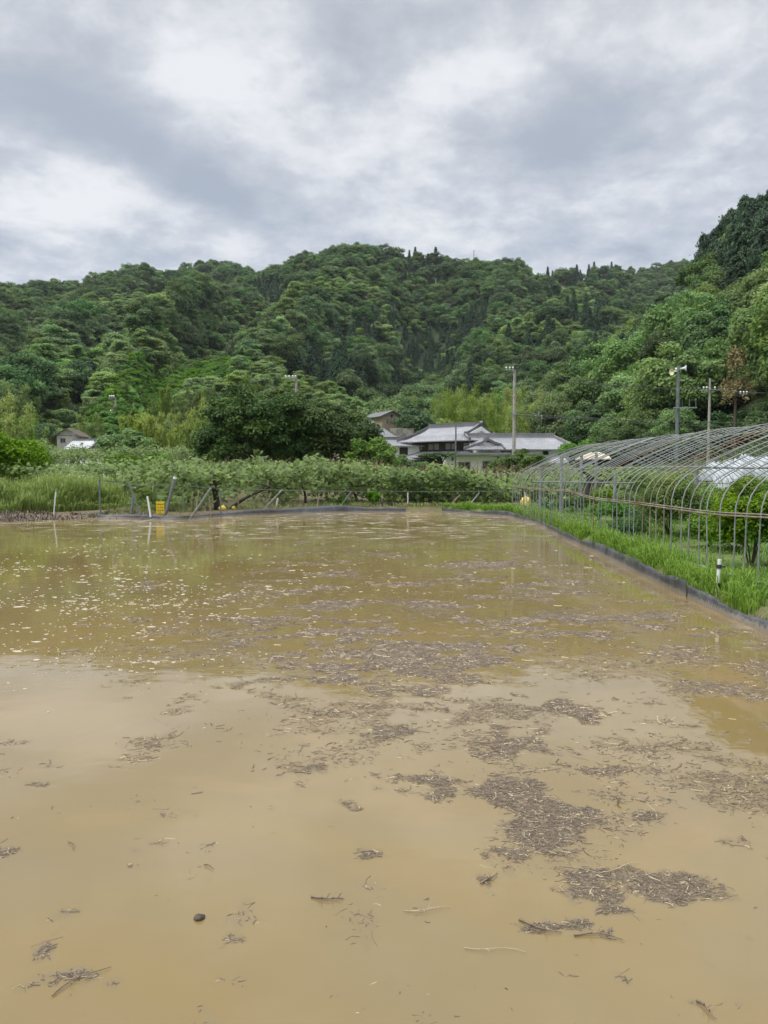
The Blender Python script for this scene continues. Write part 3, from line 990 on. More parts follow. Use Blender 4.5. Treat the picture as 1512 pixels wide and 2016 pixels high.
E = EDGE
lerp2 = lambda a, b, t: tuple(np.array(a) * (1 - t) + np.array(b) * t)
edging('edging_sheet', [(4.15, 0.5), (4.1, 5.5), E[0], E[1], lerp2(E[1], E[2], .45)], 0.17, 'dark corrugated plastic edging sheet, the ribbed nearest length along the grassy bank', 0.011, 0.012, 1)
edging('edging_sheet', [lerp2(E[1], E[2], .42), E[2], E[3], lerp2(E[3], E[4], .95)], 0.19, 'smooth black edging sheet with a wavy top, in the middle of the grassy bank', 0.0022, 0.018, 2)
edging('edging_sheet', [lerp2(E[3], E[4], .9), E[4], E[5], E[6], E[7]], 0.19, 'black edging sheet curving round the far corner below the hoop frame', 0.0, 0.02, 3)
edging('edging_sheet', [lerp2(E[8], E[9], .15), E[9], lerp2(E[9], E[10], .9)], 0.24, 'long grey edging sheet below the vines at the far end of the water', 0.0, 0.035, 4)
edging('edging_sheet', [lerp2(E[9], E[10], .85), E[10], E[11], E[12]], 0.17, 'low pale grey edging sheet running to the brown mud shore', 0.0, 0.03, 5)

# ------------------------------------------------------------------ foliage builders


def quads(C, N, L, W, rg, name, var, mats, droop=0.0, align=None):
    """leaf-shaped quads at C with normals N"""
    n = len(C)
    N = N / (np.linalg.norm(N, axis=1, keepdims=True) + 1e-9)
    Rv = rg.normal(size=(n, 3)) if align is None else align + rg.normal(size=(n, 3)) * 0.35
    T = Rv - (Rv * N).sum(1, keepdims=True) * N
    T /= np.linalg.norm(T, axis=1, keepdims=True) + 1e-9
    B = np.cross(N, T)
    L = np.broadcast_to(L, n)[:, None]; W = np.broadcast_to(W, n)[:, None]
    dz = np.zeros((n, 3)); dz[:, 2] = droop
    V = np.stack([C - T * L * .5, C - T * L * 0.05 + B * W * .5, C + T * L * .5 - dz * L, C - T * L * 0.05 - B * W * .5], 1).reshape(-1, 3)
    Fc = np.arange(n * 4).reshape(-1, 4)
    return np_mesh(name, V, Fc, {'var': np.repeat(var, 4)})


def lobe_leaves(rg, cen, rad, per, flat=0.7, up=0.35):
    """leaf positions and normals on the shells of many lobes"""
    n = len(cen) * per
    D = rg.normal(size=(n, 3)); D /= np.linalg.norm(D, axis=1, keepdims=True)
    D[:, 2] = np.where(D[:, 2] < -0.35, -D[:, 2], D[:, 2])
    rr = rg.uniform(0.45, 1.0, n) ** 0.5
    li = np.repeat(np.arange(len(cen)), per)
    # sub-clumps give each lobe an uneven surface
    C = cen[li] + D * (rad[li] * rr)[:, None] * np.array((1, 1, flat))
    C += (rg.normal(size=(n, 3)) * 0.10) * rad[li][:, None]
    Nn = D * 0.7 + np.array((0, 0, up)) + rg.normal(size=(n, 3)) * 0.45
    return C, Nn, li


def lobes_round(rg, R, H, base, nl, rmin=.22, rmax=.40, ecc=1.0):
    """lobe centres filling the shell of a broad crown"""
    u = rg.uniform(-0.55, 1.0, nl); ph = rg.uniform(0, 2 * math.pi, nl)
    s = np.sqrt(np.clip(1 - u * u, 0, 1))
    k = rg.uniform(0.55, 0.86, nl)
    hh = (H - base) / 2
    wob = 0.8 + 0.4 * vnoise(ph * 1.5 + rg.uniform(0, 50), u * 2, 3)
    cen = np.stack([R * k * s * np.cos(ph) * wob * ecc, R * k * s * np.sin(ph) * wob, base + hh + hh * k * u * wob], -1)
    rad = R * rg.uniform(rmin, rmax, nl)
    return cen, rad


def trunk_mb(rg, H, r, cen, nlimb=7, base=0.35, lean=0.06):
    mb = MB()
    tx, ty = rg.normal(0, lean, 2) * H
    pts = [(0, 0, -0.5), (0, 0, 0.1 * H), (tx * .4, ty * .4, H * .35), (tx, ty, H * .7)]
    mb.tube(pts, [r * 1.35, r, r * .75, r * .3], 8)
    for i in rg.choice(len(cen), min(nlimb, len(cen)), replace=False):
        t = rg.uniform(base, .6)
        p0 = np.array((tx * t, ty * t, H * t)); p1 = cen[i]
        m = (p0 + p1) / 2 + np.array((0, 0, 0.04 * H))
        mb.tube([p0, m, p1], [r * .45, r * .28, r * .1], 6)
    return mb


def proto_broad(seed, R=5.0, H=10.0, nl=52, per=130, ls=0.46, base=1.2, rmin=.2, rmax=.36, flat=.62):
    rg = np.random.default_rng(seed)
    cen, rad = lobes_round(rg, R, H, base, nl, rmin, rmax, rg.uniform(.85, 1.15))
    C, Nn, li = lobe_leaves(rg, cen, rad, per, flat)
    lv = rg.uniform(0, .7, nl)
    var = np.clip(lv[li] + rg.uniform(-.25, .35, len(C)), 0, 1)
    me = quads(C, Nn, ls * rg.uniform(.7, 1.3, len(C)), ls * .62, rg, 'broadleaf_tree', var, None)
    return me


def proto_layered(seed, R=4.6, H=8.0, ls=0.46):
    """tree with flat tiers of foliage"""
    rg = np.random.default_rng(seed)
    nl = 34
    ph = rg.uniform(0, 6.28, nl); u = rg.uniform(0, 1, nl)
    rr = R * np.sqrt(rg.uniform(.05, 1, nl)) * (1 - .45 * u) * .85
    cen = np.stack([rr * np.cos(ph), rr * np.sin(ph), H * (.32 + .6 * u) - 0.08 * rr], -1)
    rad = R * rg.uniform(.24, .42, nl)
    C, Nn, li = lobe_leaves(rg, cen, rad, 170, .34, .7)
    lv = rg.uniform(0.1, .8, nl)
    var = np.clip(lv[li] + rg.uniform(-.25, .35, len(C)), 0, 1)
    return quads(C, Nn, ls * rg.uniform(.7, 1.3, len(C)), ls * .6, rg, 'broadleaf_tree', var, None)


def proto_cedar(seed, R=2.8, H=12.0, ls=0.45, nb=150, per=32, base=.12, blunt=.85):
    rg = np.random.default_rng(seed)
    t = np.sort(rg.uniform(base, .985, nb)); ph = np.cumsum(rg.uniform(1.8, 3.0, nb))
    L = R * np.clip((1 - t) / (1 - base), 0.02, 1) ** blunt * rg.uniform(.65, 1.15, nb) + .12
    bi = np.repeat(np.arange(nb), per); s = rg.uniform(.12, 1, nb * per) ** .7
    d = np.stack([np.cos(ph), np.sin(ph), np.zeros(nb)], -1)
    C = d[bi] * (L[bi] * s)[:, None]
    C[:, 2] = t[bi] * H + L[bi] * (.30 * s - .62 * s * s) + rg.normal(0, .16, len(bi))
    C[:, :2] += rg.normal(0, .16, (len(bi), 2)) * (.4 + s[:, None])
    Nn = d[bi] * .5 + np.array((0, 0, .6)) + rg.normal(size=(len(bi), 3)) * .45
    var = np.clip(rg.uniform(0, .6, nb)[bi] + rg.uniform(-.2, .4, len(bi)), 0, 1)
    return quads(C, Nn, ls * rg.uniform(.7, 1.3, len(C)), ls * .5, rg, 'cedar_tree', var, None, .3)


def proto_bamboo(seed, H=9.0, spread=2.0, nplume=7, per=520, ls=0.42):
    rg = np.random.default_rng(seed)
    Cs, Ns, vs = [], [], []
    for i in range(nplume):
        ph = rg.uniform(0, 6.28); b = rg.uniform(0, spread, 1)[0]
        hh = H * rg.uniform(.72, 1.08); bend = rg.uniform(.08, .3) * hh * .5
        bx, by = b * math.cos(ph), b * math.sin(ph)
        dx, dy = math.cos(ph + rg.normal(0, .5)), math.sin(ph + rg.normal(0, .5))
        t = rg.beta(1.7, 1.25, per) * .78 + .22
        w = hh * .17 * np.sin(np.clip((t - .15) / .86, 0, 1) * math.pi) ** .7 * (1.15 - .45 * t) + .05
        # sprays: leaves bunch in tufts along the culm
        ntuft = 34
        tt = rg.uniform(.22, 1, ntuft); ta = rg.uniform(0, 6.28, ntuft); tr = rg.uniform(.35, 1, ntuft)
        k = rg.integers(0, ntuft, per)
        t = np.clip(tt[k] + rg.normal(0, .022, per), .15, 1.0)
        w = hh * .15 * np.clip((1.02 - tt[k]) / .75, 0, 1) ** .8 * sstep(tt[k], .1, .4) + .05
        ox = w * tr[k] * np.cos(ta[k]) + rg.normal(0, .021 * hh, per)
        oy = w * tr[k] * np.sin(ta[k]) + rg.normal(0, .021 * hh, per)
        C = np.stack([bx + dx * bend * t ** 2.5 + ox, by + dy * bend * t ** 2.5 + oy, hh * t - .15 * hh * .12 * t ** 4 - w * tr[k] * .5 + rg.normal(0, .14, per)], -1)
        Cs.append(C)
        Ns.append(np.stack([ox, oy, np.full(per, .45)], -1) + rg.normal(size=(per, 3)) * .4)
        vs.append(np.clip(rg.uniform(.0, .6, ntuft)[k] + rg.uniform(-.1, .4, per), 0, 1))
    C = np.concatenate(Cs); N = np.concatenate(Ns); v = np.concatenate(vs)
    return quads(C, N, ls * rg.uniform(.7, 1.4, len(C)), ls * .36, rg, 'bamboo_clump', v, None, .5)


def proto_bush(seed, R=1.6, H=2.0, ls=.4):
    return proto_broad(seed, R, H, 14, 70, ls, .0, .3, .5, .7)


PROTO = {}
hidden = bpy.data.collections.new('forest_kinds')


def reg(kind, me, mat):
    me.materials.append(mat)
    o = bpy.data.objects.new(me.name, me)
    PROTO.setdefault(kind, []).append(o)


for s in range(4):
    reg('broad', proto_broad(100 + s, R=4.6 + .3 * s, H=9 + .6 * s), M['leaf_broad'])
for s in range(3):
    reg('layer', proto_layered(130 + s), M['leaf_broad'])
for s in range(3):
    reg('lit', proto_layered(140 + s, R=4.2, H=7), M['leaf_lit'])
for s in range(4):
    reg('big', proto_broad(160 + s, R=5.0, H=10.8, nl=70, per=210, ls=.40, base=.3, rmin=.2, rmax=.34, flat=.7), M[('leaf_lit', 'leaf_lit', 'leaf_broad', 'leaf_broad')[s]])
for s in range(3):
    reg('cedar', proto_cedar(200 + s), M['leaf_cedar'])
for s in range(2):
    reg('cypress', proto_cedar(230 + s, R=3.1, H=11, nb=190, blunt=.55, base=.03), M['leaf_cedar'])
for s in range(3):
    reg('bamboo', proto_bamboo(260 + s), M['leaf_bamboo'])
for s in range(3):
    reg('bamboog', proto_bamboo(280 + s), M['leaf_bamboo_green'])
for s in range(3):
    reg('bush', proto_bush(300 + s), M['leaf_bright'])

NAME_OF = dict(lit='broadleaf_tree', broad='broadleaf_tree', layer='broadleaf_tree', big='broadleaf_tree', cedar='cedar_tree', cypress='cedar_tree', bamboo='bamboo_clump', bamboog='bamboo_clump', bush='hillside_bush')
SIZE_OF = dict(lit=(4, 7), broad=(4.8, 9.8), layer=(4.2, 8), big=(5, 10.8), cedar=(2.1, 13), cypress=(2.9, 11), bamboo=(2.8, 9), bamboog=(2.8, 9), bush=(1.6, 2.0))

# ------------------------------------------------------------------ the forest on the hills


def inside(px, py, boxes):
    m = np.zeros(np.shape(px), bool)
    for x0, x1, y0, y1 in boxes:
        m |= (px > x0) & (px < x1) & (py > y0) & (py < y1)
    return m


def plant_forest():
    rg = np.random.default_rng(77)
    X, Y = [], []
    for r0, r1, sp in ((60, 200, 4.9), (200, 360, 5.4), (360, 900, 5.3)):
        g = np.arange(-760, 760, sp)
        yy = np.arange(20, 900, sp * .87)
        gx, gy = np.meshgrid(g, yy)
        gx = gx + (np.arange(len(yy)) % 2)[:, None] * sp / 2
        gx = gx + rg.normal(0, sp * .24, gx.shape); gy = gy + rg.normal(0, sp * .24, gy.shape)
        r = np.hypot(gx, gy); az = np.degrees(np.arctan2(gx, gy))
        m = (r >= r0) & (r < r1) & (np.abs(az) < 44)
        X.append(gx[m]); Y.append(gy[m])
    ga, gr = rg.uniform(R_(20), R_(42), 900), rg.uniform(128, 190, 900)     # close-set conifers on the near hilltop
    X.append(gr * np.sin(ga)); Y.append(gr * np.cos(ga))
    extra = np.concatenate([np.zeros(sum(map(len, X[:-1])), bool), np.ones(900, bool)])
    qx, qy = rg.uniform(-330, 420, 60000), rg.uniform(90, 620, 60000)        # steep faces carry more stems than their plan shows
    qs = np.hypot(hill(qx + 2, qy) - hill(qx - 2, qy), hill(qx, qy + 2) - hill(qx, qy - 2)) / 4
    qk = (rg.random(60000) < np.clip(np.sqrt(1 + qs * qs) - 1.06, 0, 1.4) * .28) & (np.hypot(qx, qy) < 640)
    X.append(qx[qk]); Y.append(qy[qk])
    steep = np.concatenate([np.zeros(len(extra), bool), np.ones(int(qk.sum()), bool)]); extra = np.concatenate([extra, np.zeros(int(qk.sum()), bool)])
    x, y = np.concatenate(X), np.concatenate(Y)
    h = hill(x, y)
    base = 0.22 + 0.012 * np.clip(np.hypot(x, y) - 45, 0, 120)
    r = np.hypot(x, y)
    # only slopes carry the wood; beyond the crest nothing shows
    rise = h - base
    m = (rise > 0.6)
    px, py = project(x, y, h + 4)
    m &= r < tab(px, LAYERS['far']['crest']) * 1.10
    rn = np.hypot(x, y) + 1e-6
    m &= (bare_at(x, y) < .32) & (bare_at(x * (1 + 9 / rn), y * (1 + 9 / rn)) < .32) & (bare_at(x * (1 + 17 / rn), y * (1 + 17 / rn)) < .5)
    m &= ~extra | ((py < 525 + 90 * fbm(x * .07, y * .07, 47, 3)) & (px > 1335))
    # room for the trees that stand out by themselves
    for boxes, q in (([(110, 222, 742, 850)], raycast(165, 782)), ([(1380, 1520, 650, 835)], raycast(1450, 752, 60) * .88)):
        m &= ~(inside(px, py, boxes) & (np.hypot(x, y) < np.hypot(q[0], q[1]) + 3) & (np.hypot(x, y) > np.hypot(q[0], q[1]) - 24))
    extra, steep = extra[m], steep[m]
    x, y, h, px, py, r = x[m], y[m], h[m], px[m], py[m], r[m]
    n = len(x)
    nz = fbm(x * .016, y * .016, 41, 4, .55); nz2 = fbm(x * .03 + 9, y * .03, 43, 3)
    kind = np.where(nz2 > .50, 'broad', 'layer').astype(object)
    near_hill = (r < 205) & (px > 960)
    kind[near_hill] = 'big'
    spur_lit = np.zeros(n)
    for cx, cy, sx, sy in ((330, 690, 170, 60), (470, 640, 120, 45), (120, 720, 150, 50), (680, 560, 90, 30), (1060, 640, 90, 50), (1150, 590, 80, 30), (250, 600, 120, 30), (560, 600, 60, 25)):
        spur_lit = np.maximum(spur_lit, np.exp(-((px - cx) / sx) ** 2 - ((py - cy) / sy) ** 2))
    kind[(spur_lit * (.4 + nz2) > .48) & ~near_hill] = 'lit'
    ced = inside(px, py, [(690, 960, 590, 800), (560, 740, 660, 770)]) & (nz2 < .57) & ~near_hill
    ced |= (nz > .69) & (px > 500) & (r > 230)
    kind[ced] = 'cedar'
    cyp = near_hill & inside(px, py, [(1330, 1800, 200, 590)]) & (nz2 < .60)
    cyp |= near_hill & inside(px, py, [(1385, 1800, 200, 530)])
    kind[cyp] = 'cypress'
    kind[near_hill & (nz > .66) & (py > 560)] = 'cedar'
    kind[extra] = 'cypress'
    cr = r / tab(px, LAYERS['far']['crest'])
    kind[(cr > .86) & (kind == 'layer')] = 'broad'
    spike = (cr > .93) & (cr < 1.04) & inside(px, py, [(780, 870, 420, 560), (1050, 1090, 440, 560), (1110, 1215, 440, 560), (536, 556, 460, 560)])
    kind[spike & (rg.random(n) < .7)] = 'cedar'
    kind[(cr > .86) & (kind == 'cedar') & ~spike] = 'broad'
    kind[steep] = np.where(nz[steep] > .5, 'broad', 'lit')
    lit = lite_at(x, y) > .35
    kind[lit] = 'bush'
    low_face = (px > 90) & (px < 760) & (r < tab(px, LAYERS['low']['crest']) * 1.04) & ~lit
    bam = inside(px, py, [(840, 1060, 752, 880)]) & (r < 190)
    kind[bam] = 'bamboog'
    bam2 = inside(px, py, [(20, 240, 790, 850), (320, 560, 735, 800)]) & (r < 230) & ~lit
    kind[bam2] = 'bamboog'
    kind[low_face & (nz2 < .47) & (px > 300)] = 'bamboog'
    kind[low_face & (nz2 >= .47)] = 'lit'
    scl = rg.uniform(.55, 1.2, n) ** 1.15 * np.where(r > 330, .76, np.where(r > 205, .9, 1))
    scl[kind == 'cedar'] *= rg.uniform(.8, 1.05, (kind == 'cedar').sum())
    scl[lit] *= rg.uniform(.5, 1.0, lit.sum())
    scl[low_face] *= .62
    crest = tab(px, LAYERS['far']['crest'])
    ridge_ = (r > crest * .90) & (kind != 'cypress')
    scl *= np.where(ridge_, 1.12, 1)
    # thin out the lit grassy spur
    drop = (lit & (rg.random(n) < .15))
    k = ~drop
    return [a[k] for a in (x, y, h, kind, scl, px, py, r)]


fx, fy, fz, fk, fs, fpx, fpy, fr = plant_forest()
# the bright spur also carries many small bushes between
rgb = np.random.default_rng(5)
bx = rgb.uniform(-110, 0, 16000); by = rgb.uniform(110, 230, 16000)
m = (lite_at(bx, by) > .30) & (rgb.random(16000) < .6)
bx, by = bx[m], by[m]
bz = hill(bx, by)
spx, spy = project(bx, by, bz + .5)
fx = np.concatenate([fx, bx]); fy = np.concatenate([fy, by]); fz = np.concatenate([fz, bz])
fk = np.concatenate([fk, np.array(['bush'] * len(bx), object)]); fs = np.concatenate([fs, rgb.uniform(.3, .75, len(bx))])
fpx = np.concatenate([fpx, spx]); fpy = np.concatenate([fpy, spy]); fr = np.concatenate([fr, np.hypot(bx, by)])


def visible_area():
    """pixels of each tree that show, painter's way from near to far (coarse)"""
    S = 4
    Wd, Hd = 1512 // S, 1008 // S
    buf = np.zeros((Hd, Wd), bool)
    # what stands before the wood
    for x0, x1, y0, y1 in ((395, 760, 775, 1008), (815, 1120, 845, 1008), (0, 70, 840, 1008), (1120, 1512, 865, 1008), (0, 1512, 900, 1008)):
        buf[y0 // S:y1 // S, x0 // S:x1 // S] = True
    # land: highest elevation met so far in each direction
    az = np.linspace(R_(-46), R_(46), 400); rr = np.linspace(50, 900, 500)
    A, Rr = np.meshgrid(az, rr, indexing='ij')
    el = (hill(Rr * np.sin(A), Rr * np.cos(A)) - CAMZ) / Rr
    el = np.maximum.accumulate(el, axis=1)
    area = np.zeros(len(fx))
    order = np.argsort(fr)
    ta = np.clip(np.searchsorted(az, np.arctan2(fx, fy)), 0, 399); tr = np.clip(np.searchsorted(rr, fr) - 3, 0, 499)
    block = el[ta, tr]
    for i in order:
        rad, ht = SIZE_OF[fk[i]]
        rad *= fs[i]; ht *= fs[i]
        px, pt = project(fx[i], fy[i], fz[i] + ht)
        _, pb = project(fx[i], fy[i], fz[i] + ht * .15)
        _, pc = project(fx[i], fy[i], CAMZ + block[i] * fr[i])
        pb = min(pb, pc)
        if pb <= pt:
            continue
        rp = F * rad / fr[i]
        x0, x1 = int((px - rp) / S), int((px + rp) / S) + 1
        y0, y1 = int(pt / S), int(pb / S) + 1
        x0, x1 = max(x0, 0), min(x1, Wd); y0, y1 = max(y0, 0), min(y1, Hd)
        if x0 >= x1 or y0 >= y1:
            continue
        yy, xx = np.mgrid[y0:y1, x0:x1]
        cx, cy = px / S, (pt + pb) / 2 / S
        e = ((xx + .5 - cx) / max(rp / S, .6)) ** 2 + ((yy + .5 - cy) / max((pb - pt) / 2 / S, .6)) ** 2 < 1
        sub = buf[y0:y1, x0:x1]
        area[i] = (e & ~sub).sum() * S * S
        sub |= e
    return area


AREA = visible_area()
WHERE = [(130, 'above the beige gabled house'), (250, 'above the white-roofed house'), (395, 'above the yellow-green bamboo'), (560, 'over the hollow dark tree'), (720, 'over the fuller dark tree'),
         (840, 'above the brown hillside house'), (985, 'above the tiled main house'), (1060, 'behind the tall bare pole'), (1180, 'above the long tiled wing'), (1300, 'above the far hoops'), (1370, 'behind the loudspeaker pole'), (9999, 'above the near hoops')]
LOOK = dict(lit='pale green tiered tree', broad='rounded green tree', layer='tiered green tree', big='tall leafy tree', cedar='dark pointed cedar', cypress='dense dark cypress', bamboo='yellow-green bamboo clump', bamboog='soft green bamboo clump', bush='bright green bush')
CATEGORY = dict(broadleaf_tree='tree', cedar_tree='tree', bamboo_clump='bamboo', hillside_bush='bush')


def where(px):
    return next(w for q, w in WHERE if px < q)


def band(px, r):
    L = LAYERS['far']
    if r < 205 and px > 960:
        L = LAYERS['near']
    elif 90 < px < 760 and r < 220:
        L = LAYERS['low']
    elif 700 < px < 1300 and r < 340 and r > 170:
        L = LAYERS['spur']
    t = (r - tab(px, L['foot'])) / (tab(px, L['crest']) - tab(px, L['foot']))
    return 'at the foot of the slope' if t < .12 else 'low on the slope' if t < .35 else 'halfway up the slope' if t < .6 else 'high on the slope' if t < .86 else 'on the ridge line'


def build_forest():
    quota = dict(broadleaf_tree=290, cedar_tree=200, bamboo_clump=60, hillside_bush=120)
    own = np.zeros(len(fx), bool)
    nm = np.array([NAME_OF[k] for k in fk], object)
    for k, q in quota.items():
        idx = np.nonzero((nm == k) & (AREA > 60))[0]
        idx = idx[np.argsort(-AREA[idx])][:q]
        own[idx] = True
    rg = np.random.default_rng(9)
    rot = rg.uniform(0, 6.28, len(fx)); pick = rg.integers(0, 99, len(fx))
    zs = rg.uniform(.88, 1.15, len(fx))
    for i in np.nonzero(own)[0]:
        src = PROTO[fk[i]][pick[i] % len(PROTO[fk[i]])]
        o = src.copy()
        o.name = nm[i]
        COL.objects.link(o)
        o.location = (fx[i], fy[i], fz[i] - .4)
        o.rotation_euler = (0, 0, rot[i])
        o.scale = (fs[i], fs[i], fs[i] * zs[i])
        lab = f'{LOOK[fk[i]]} {band(fpx[i], fr[i])} {where(fpx[i])}'
        tag(o, lab, CATEGORY[nm[i]], lab)
    # all the rest: one mass of wood
    flat = [o for k in PROTO for o in PROTO[k]]
    start = {}
    c = 0
    for k in PROTO:
        start[k] = c; c += len(PROTO[k])
    order = []
    for j, o in enumerate(flat):
        o.name = f'kind_{j:03d}'
        hidden.objects.link(o)
    rest = np.nonzero(~own)[0]
    me = bpy.data.meshes.new('forest')
    me.vertices.add(len(rest))
    me.vertices.foreach_set('co', np.stack([fx[rest], fy[rest], fz[rest] - .4], -1).astype(np.float32).ravel())
    ai = me.attributes.new('pick', 'INT', 'POINT')
    ai.data.foreach_set('value', np.array([start[fk[i]] + pick[i] % len(PROTO[fk[i]]) for i in rest], np.int32))
    ar = me.attributes.new('turn', 'FLOAT_VECTOR', 'POINT')
    ar.data.foreach_set('vector', np.stack([0 * rot[rest], 0 * rot[rest], rot[rest]], -1).astype(np.float32).ravel())
    asz = me.attributes.new('size', 'FLOAT_VECTOR', 'POINT')
    asz.data.foreach_set('vector', np.stack([fs[rest], fs[rest], fs[rest] * zs[rest]], -1).astype(np.float32).ravel())
    o = link('forest', me)
    ng = bpy.data.node_groups.new('forest', 'GeometryNodeTree')
    ng.interface.new_socket('Geometry', in_out='INPUT', socket_type='NodeSocketGeometry')
    ng.interface.new_socket('Geometry', in_out='OUTPUT', socket_type='NodeSocketGeometry')
    N, Lk = ng.nodes, ng.links
    gi, go = N.new('NodeGroupInput'), N.new('NodeGroupOutput')
    ci = N.new('GeometryNodeCollectionInfo')
    ci.inputs['Collection'].default_value = hidden
    ci.inputs['Separate Children'].default_value = True
    ci.inputs['Reset Children'].default_value = True
    ip = N.new('GeometryNodeInstanceOnPoints')
    ip.inputs['Pick Instance'].default_value = True

    def named(nm_, typ):
        q = N.new('GeometryNodeInputNamedAttribute'); q.data_type = typ
        q.inputs['Name'].default_value = nm_
        return q.outputs['Attribute']
    Lk.new(gi.outputs[0], ip.inputs['Points'])
    Lk.new(ci.outputs[0], ip.inputs['Instance'])
    Lk.new(named('pick', 'INT'), ip.inputs['Instance Index'])
    Lk.new(named('turn', 'FLOAT_VECTOR'), ip.inputs['Rotation'])
    Lk.new(named('size', 'FLOAT_VECTOR'), ip.inputs['Scale'])
    Lk.new(ip.outputs[0], go.inputs[0])
    md = o.modifiers.new('wood', 'NODES')
    md.node_group = ng
    tag(o, 'dense mixed green wood covering the hills between the larger trees', 'forest', kind='stuff')
    return own.sum(), len(rest)


print('FOREST', build_forest(), 'straw', N_STRAW)

# ------------------------------------------------------------------ trees one by one


def near_tree(name, label, cat, loc, R, H, nl, per, ls, mat, seed, base=.8, flat=.65, rmin=.14, rmax=.26, r_trunk=.25, ecc=1.0, squash=None, bark='bark', lobes=None, group=None):
    rg = np.random.default_rng(seed)
    t = empty(name, loc)
    tag(t, label, cat, group)
    if lobes is None:
        cen, rad = lobes_round(rg, R, H, base, nl, rmin, rmax, ecc)
    else:
        cen, rad = lobes(rg)
        nl = len(cen)
    C, Nn, li = lobe_leaves(rg, cen, rad, per, flat, .45)
    lv = rg.uniform(0, .6, nl)
    hi = np.clip((C[:, 2] - H * .1) / H, 0, 1)
    var = np.clip(lv[li] + rg.uniform(-.3, .45, len(C)), 0, 1)
    me = quads(C, Nn, ls * rg.uniform(.7, 1.35, len(C)), ls * .55, rg, 'crown', var, None)
    link('crown', me, M[mat], t)
    trunk_mb(rg, H, r_trunk, cen, 6, .2).build('trunk', M[bark], t)
    return t


def ground_at(px, Y, dz=0.0):
    x = (px - CX) / F * Y * 0.9995
    return (x, Y, gz(x, Y) + dz)


# the big dark evergreen group in the middle distance: three crowns that meet
def crown_shape(profile, depth, n, rmin, rmax):
    """lobes filling an outline given as (x, low z, high z) rows in metres, with real depth"""
    def f(rg):
        P = np.array(profile, float)
        x = rg.uniform(P[0, 0], P[-1, 0], n)
        lo, hi = np.interp(x, P[:, 0], P[:, 1]), np.interp(x, P[:, 0], P[:, 2])
        mid = (P[0, 0] + P[-1, 0]) / 2; half = (P[-1, 0] - P[0, 0]) / 2
        dz = depth * np.sqrt(np.clip(1 - ((x - mid) / half) ** 2, .05, 1))
        y = rg.uniform(-1, 1, n); y = np.sign(y) * np.abs(y) ** .6 * dz
        u = rg.uniform(0, 1, n) ** .75
        top = hi - (hi - lo) * .35 * (np.abs(y) / depth) ** 2
        rad = rg.uniform(rmin, rmax, n)
        z = lo + rad * .5 + (top - lo - rad * .9) * u
        return np.stack([x, y, z], -1), rad
    return f


Yt = 56.0
k_ = Yt / F


def zpx(py, Y):
    return float(at(756, py, Y)[2])


def prof(rows, cx, Y, gz0):
    return [((px - cx) / F * Y, zpx(lo, Y) - gz0, zpx(hi, Y) - gz0) for px, lo, hi in rows]


g0 = ground_at(500, Yt)
near_tree('evergreen_tree', 'huge ragged dark evergreen with a deep hollow beneath, nearest the pale bamboo', 'tree', g0, 5, 8.5, 0, 190, .25, 'leaf_dark', 21, r_trunk=.22, flat=.6, bark='bark_dark',
          lobes=crown_shape(prof([(404, 930, 850), (418, 930, 806), (436, 928, 770), (455, 920, 750), (490, 896, 754), (520, 892, 767), (560, 905, 764), (610, 930, 790)], 500, Yt, g0[2]), 3.6, 190, .45, 1.15))
g0 = ground_at(631, 58)
near_tree('evergreen_tree', 'tall dense dark green tree, the fuller half of the big tree mass before the houses', 'tree', g0, 5, 8.5, 0, 200, .25, 'leaf_dark', 22, r_trunk=.25, flat=.65, bark='bark_dark',
          lobes=crown_shape(prof([(520, 930, 790), (550, 930, 760), (580, 935, 752), (610, 935, 758), (640, 935, 772), (670, 930, 790), (705, 930, 806), (728, 930, 832), (742, 930, 850)], 631, 58, g0[2]), 3.8, 200, .45, 1.15))
g0 = ground_at(728, 53)
near_tree('leafy_tree', 'mid green rounded tree tucked against the dark trees just before the tiled roof', 'tree', g0, 2, 4, 0, 170, .21, 'leaf_citrus', 23, r_trunk=.15, flat=.6,
          lobes=crown_shape(prof([(690, 930, 880), (705, 930, 856), (725, 930, 850), (745, 930, 862), (765, 930, 880), (778, 930, 900)], 728, 53, g0[2]), 1.5, 46, .3, .7))
g0 = ground_at(20, 38)
near_tree('leafy_tree', 'dense bright green round tree at the edge above the tall grass bank', 'tree', g0, 2, 4, 0, 190, .17, 'leaf_bright', 24, r_trunk=.14, flat=.7,
          lobes=crown_shape(prof([(-70, 945, 850), (-30, 945, 838), (10, 945, 836), (40, 945, 850), (65, 945, 875), (84, 945, 905)], 20, 38, g0[2]), 1.6, 70, .3, .62))
g0 = ground_at(250, 62)
near_tree('leafy_tree', 'dark spreading thin-leaved tree before the yellow bamboo', 'tree', g0, 2, 4, 0, 120, .24, 'leaf_broad', 25, r_trunk=.14, flat=.5,
          lobes=crown_shape(prof([(205, 900, 868), (222, 905, 845), (245, 905, 838), (270, 905, 848), (295, 905, 862)], 250, 62, g0[2]), 1.6, 44, .35, .8))
g0 = ground_at(245, 46)
near_tree('fruit_bush', 'fresh bright green upright bush rising behind the vine canopy', 'bush', g0, 2, 3, 0, 150, .17, 'leaf_bright', 26, r_trunk=.07, flat=.9,
          lobes=crown_shape(prof([(206, 940, 905), (222, 940, 893), (245, 940, 893), (275, 940, 905)], 245, 46, g0[2]), .8, 30, .22, .45))
g0 = ground_at(304, 47)
near_tree('fruit_bush', 'smaller bright green bush between the vines and the dark tree', 'bush', g0, 2, 3, 0, 130, .17, 'leaf_bright', 27, r_trunk=.07, flat=.9,
          lobes=crown_shape(prof([(286, 940, 905), (304, 940, 889), (322, 940, 903)], 304, 47, g0[2]), .6, 16, .2, .4))
g0 = ground_at(795, 60)
